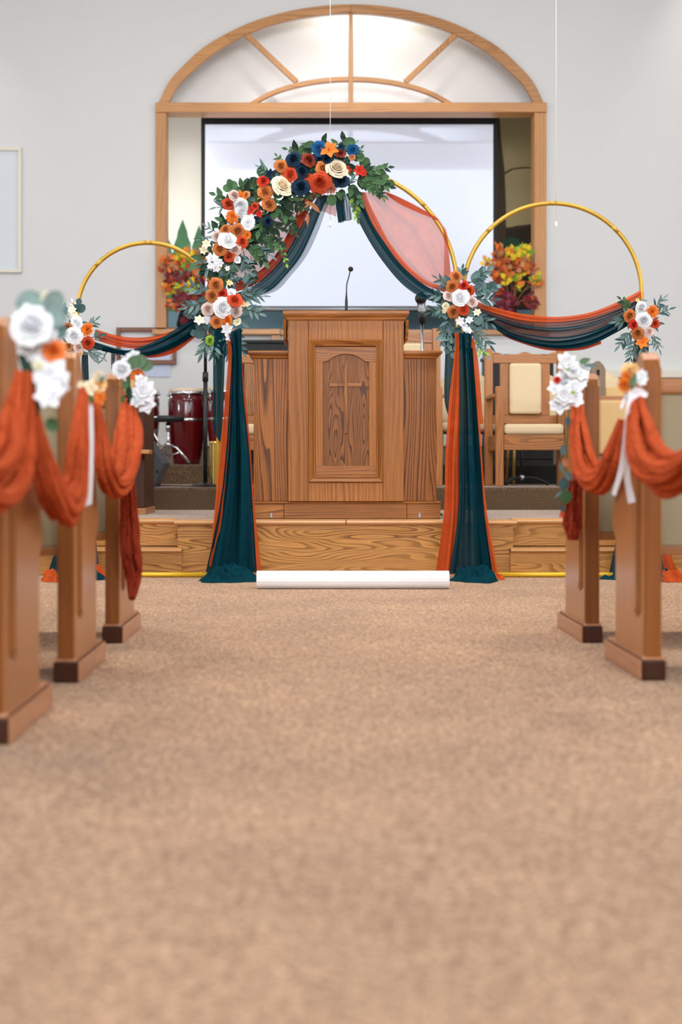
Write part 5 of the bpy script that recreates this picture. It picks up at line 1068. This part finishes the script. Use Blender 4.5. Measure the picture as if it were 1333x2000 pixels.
gr = thing('gauze_garland', 'rust gauze garland looping along the right pew ends', 'garland', (GR_, 4.1, 0.45))
gtube('swag', [PX(1130, 785, GR_+0.02), PX(1134, 840, GR_), PX(1144, 905, GR_-0.01), PX(1160, 940, GR_-0.01), PX(1182, 935, GR_), PX(1198, 890, GR_), PX(1216, 820, GR_+0.02)], [0.022, 0.044, 0.054, 0.048, 0.038, 0.032, 0.014], M['gauze'], gr, 5)
gtube('swag', [PX(1245, 782, GR_+0.01), PX(1252, 840, GR_), PX(1266, 895, GR_-0.01), PX(1292, 925, GR_-0.01), PX(1335, 918, GR_), PX(1390, 860, GR_), PX(1450, 760, GR_+0.02)], [0.026, 0.050, 0.062, 0.052, 0.040, 0.034, 0.015], M['gauze'], gr, 6)
gtube('tail', [PX(1128, 930, GR_), PX(1124, 975, GR_), PX(1120, 1020, GR_), PX(1120, 1055, GR_)], [0.028, 0.038, 0.044, 0.022], M['gauze_dk'], gr, 7, k=9)

# pew bouquets
def pflower(t, x, y, r, kind, mat, Y, dy=0.0, face=None):
    sc = S(r*1.25, Y); put(t, kind, mat, P(x, y, Y+dy), face or (U(-.3, .3), -1, U(-.1, .5)), sc)
def pleaf(t, x, y, r, kind, mat, Y, ang, dy=0.0):
    a = math.radians(ang); d = Vector((math.cos(a), U(-.2, .1), math.sin(a))); p = P(x, y, Y+dy)-d.normalized()*S(r, Y)
    leaf(t, kind, mat, p, d, (U(-.3, .3), -1, 0.15), S(2*r, Y))
def ribbon(t, A, B, Y, seed=0):
    o = cloth('ribbon', A, B, Y, M['ribbon'], t, 0.6, 0.006, 8, 30, seed); return o
random.seed(11)
Y = 2.87; t = thing('pew_bouquet', 'white bouquet with orange rose and eucalyptus on the nearest left pew', 'bouquet', P(60, 760, Y), 'pew end bouquets')
for q in ((62, 638, 36, 'peony', 'white'), (58, 618, 24, 'floppy', 'white'), (62, 678, 24, 'floppy', 'white'), (105, 686, 20, 'rose', 'mapleo'), (98, 738, 32, 'floppy', 'white'), (100, 772, 27, 'floppy', 'white'), (74, 714, 8, 'carnation', 'creamy'), (118, 752, 20, 'floppy', 'white'), (96, 655, 16, 'floppy', 'white')): pflower(t, *q, Y, U(-.03, .03))
for q in ((58, 592, 28, 'round', 'euc', 20), (106, 590, 24, 'round', 'euc', 60), (108, 622, 26, 'round', 'euc', 0), (108, 645, 24, 'round', 'sage', -20), (88, 580, 16, 'oval', 'creamy', 80), (62, 805, 16, 'round', 'sagedk', -110), (102, 830, 15, 'round', 'green', -60), (56, 860, 20, 'oval', 'sage', -80), (50, 910, 24, 'oval', 'sage', -100), (44, 945, 18, 'oval', 'sagedk', -120), (61, 600, 8, 'round', 'lime', 60)): pleaf(t, *q[:5], Y, q[5], 0.05)
MB().tube([P(45, 690, Y+0.03), P(60, 740, Y+0.04), P(70, 800, Y+0.04)], 0.012, 8).build('dark_binding', M['greendk'], t)
Y = 3.72; t = thing('pew_bouquet', 'small peach and cream bouquet with white ribbon on the middle left pew', 'bouquet', P(178, 780, Y), 'pew end bouquets')
for q in ((176, 757, 14, 'floppy', 'cream'), (192, 752, 14, 'peony', 'peach'), (196, 777, 11, 'floppy', 'orange'), (192, 735, 11, 'floppy', 'cream'), (158, 752, 8, 'lily', 'cream')): pflower(t, *q, Y, U(-.02, .02))
pleaf(t, 178, 780, 9, 'oval', 'green', Y, -70); pleaf(t, 200, 740, 8, 'oval', 'eucg', Y, 40)
ribbon(t, [(174, 790), (172, 860), (170, 920), (160, 992)], [(182, 790), (183, 860), (182, 930), (180, 984)], Y+0.02, 3)
Y = 4.58; t = thing('pew_bouquet', 'white tulip-like bouquet with orange rose on the farthest left pew', 'bouquet', P(262, 790, Y), 'pew end bouquets')
for q in ((238, 722, 16, 'peony', 'white'), (262, 697, 12, 'floppy', 'white'), (247, 712, 12, 'peony', 'white'), (268, 735, 12, 'rose', 'orange'), (266, 750, 8, 'carnation', 'peach'), (280, 765, 20, 'floppy', 'white'), (286, 788, 18, 'floppy', 'white'), (268, 782, 14, 'floppy', 'white'), (276, 745, 12, 'floppy', 'white')): pflower(t, *q, Y, U(-.02, .02))
for q in ((262, 708, 14, 'round', 'eucg', 60), (274, 706, 15, 'round', 'eucg', 20), (286, 714, 14, 'round', 'eucg', -10), (252, 768, 12, 'oval', 'greendk', -90), (246, 755, 12, 'oval', 'green', -70), (240, 780, 8, 'oval', 'green', -100), (258, 775, 10, 'oval', 'greendk', -80)): pleaf(t, *q[:5], Y, q[5], -0.02)
MB().tube([P(250, 725, Y+0.02), P(252, 760, Y), P(254, 795, Y+0.02)], 0.007, 8).build('stem', M['stem'], t)
Y = 4.56; t = thing('pew_bouquet', 'large all-white bouquet with a green bud on the farther right pew', 'bouquet', P(1112, 795, Y), 'pew end bouquets')
for q in ((1108, 708, 17, 'floppy', 'white'), (1133, 727, 18, 'floppy', 'white'), (1120, 722, 14, 'peony', 'white'), (1104, 745, 18, 'peony', 'white'), (1122, 757, 18, 'floppy', 'white'), (1104, 772, 18, 'floppy', 'white'), (1092, 792, 17, 'floppy', 'white'), (1085, 758, 13, 'floppy', 'white'), (1125, 780, 15, 'floppy', 'white'), (1135, 745, 12, 'floppy', 'white'), (1089, 742, 6, 'rose', 'red')): pflower(t, *q, Y, U(-.02, .02))
for q in ((1143, 705, 12, 'oval', 'eucg', 20), (1155, 714, 14, 'willow', 'sage', 0), (1113, 716, 10, 'willow', 'lime', 60), (1122, 766, 6, 'oval', 'lime', 0), (1110, 825, 11, 'oval', 'sagedk', -90), (1100, 880, 12, 'oval', 'sage', -100), (1106, 905, 12, 'oval', 'bronze', -60), (1098, 915, 13, 'willow', 'sage', -70), (1102, 945, 12, 'round', 'sagedk', -80), (1106, 970, 13, 'round', 'green', -90), (1092, 965, 11, 'willow', 'sage', 220), (1100, 995, 8, 'oval', 'sagedk', 240), (1112, 930, 12, 'oval', 'sage', -50), (1098, 1005, 8, 'oval', 'rust', -120)): pleaf(t, *q[:5], Y, q[5], -0.03)
MB().tube(cr([P(1112, 800, Y), P(1108, 860, Y-0.02), P(1106, 930, Y-0.02), P(1103, 1000, Y-0.02)], 14), 0.003, 6).build('stem', M['stem'], t)
Y = 3.74; t = thing('pew_bouquet', 'orange and peach bouquet with white satin bow on the nearer right pew', 'bouquet', P(1235, 780, Y), 'pew end bouquets')
for q in ((1220, 752, 14, 'dahlia', 'orange'), (1232, 727, 15, 'peony', 'peach'), (1226, 738, 11, 'carnation', 'orange'), (1252, 742, 12, 'floppy', 'white'), (1255, 732, 9, 'floppy', 'white'), (1240, 720, 9, 'floppy', 'peach')): pflower(t, *q, Y, U(-.02, .02))
pleaf(t, 1238, 742, 14, 'oval', 'eucg', Y, 70, -0.05); pleaf(t, 1225, 775, 9, 'oval', 'sagedk', Y, -80)
ribbon(t, [(1228, 766), (1240, 758), (1255, 760), (1267, 768)], [(1230, 782), (1242, 778), (1256, 776), (1264, 776)], Y-0.01, 5)
ribbon(t, [(1228, 768), (1220, 830), (1212, 900), (1196, 966)], [(1242, 770), (1236, 830), (1226, 900), (1203, 969)], Y-0.02, 6)
ribbon(t, [(1226, 800), (1222, 870), (1220, 930), (1228, 984)], [(1236, 800), (1232, 870), (1232, 930), (1242, 980)], Y+0.0, 8)
ribbon(t, [(1222, 768), (1216, 785), (1212, 796)], [(1230, 770), (1222, 788), (1216, 800)], Y, 9)
for o in bpy.data.objects:
    if '_w' in o: del o['_w']
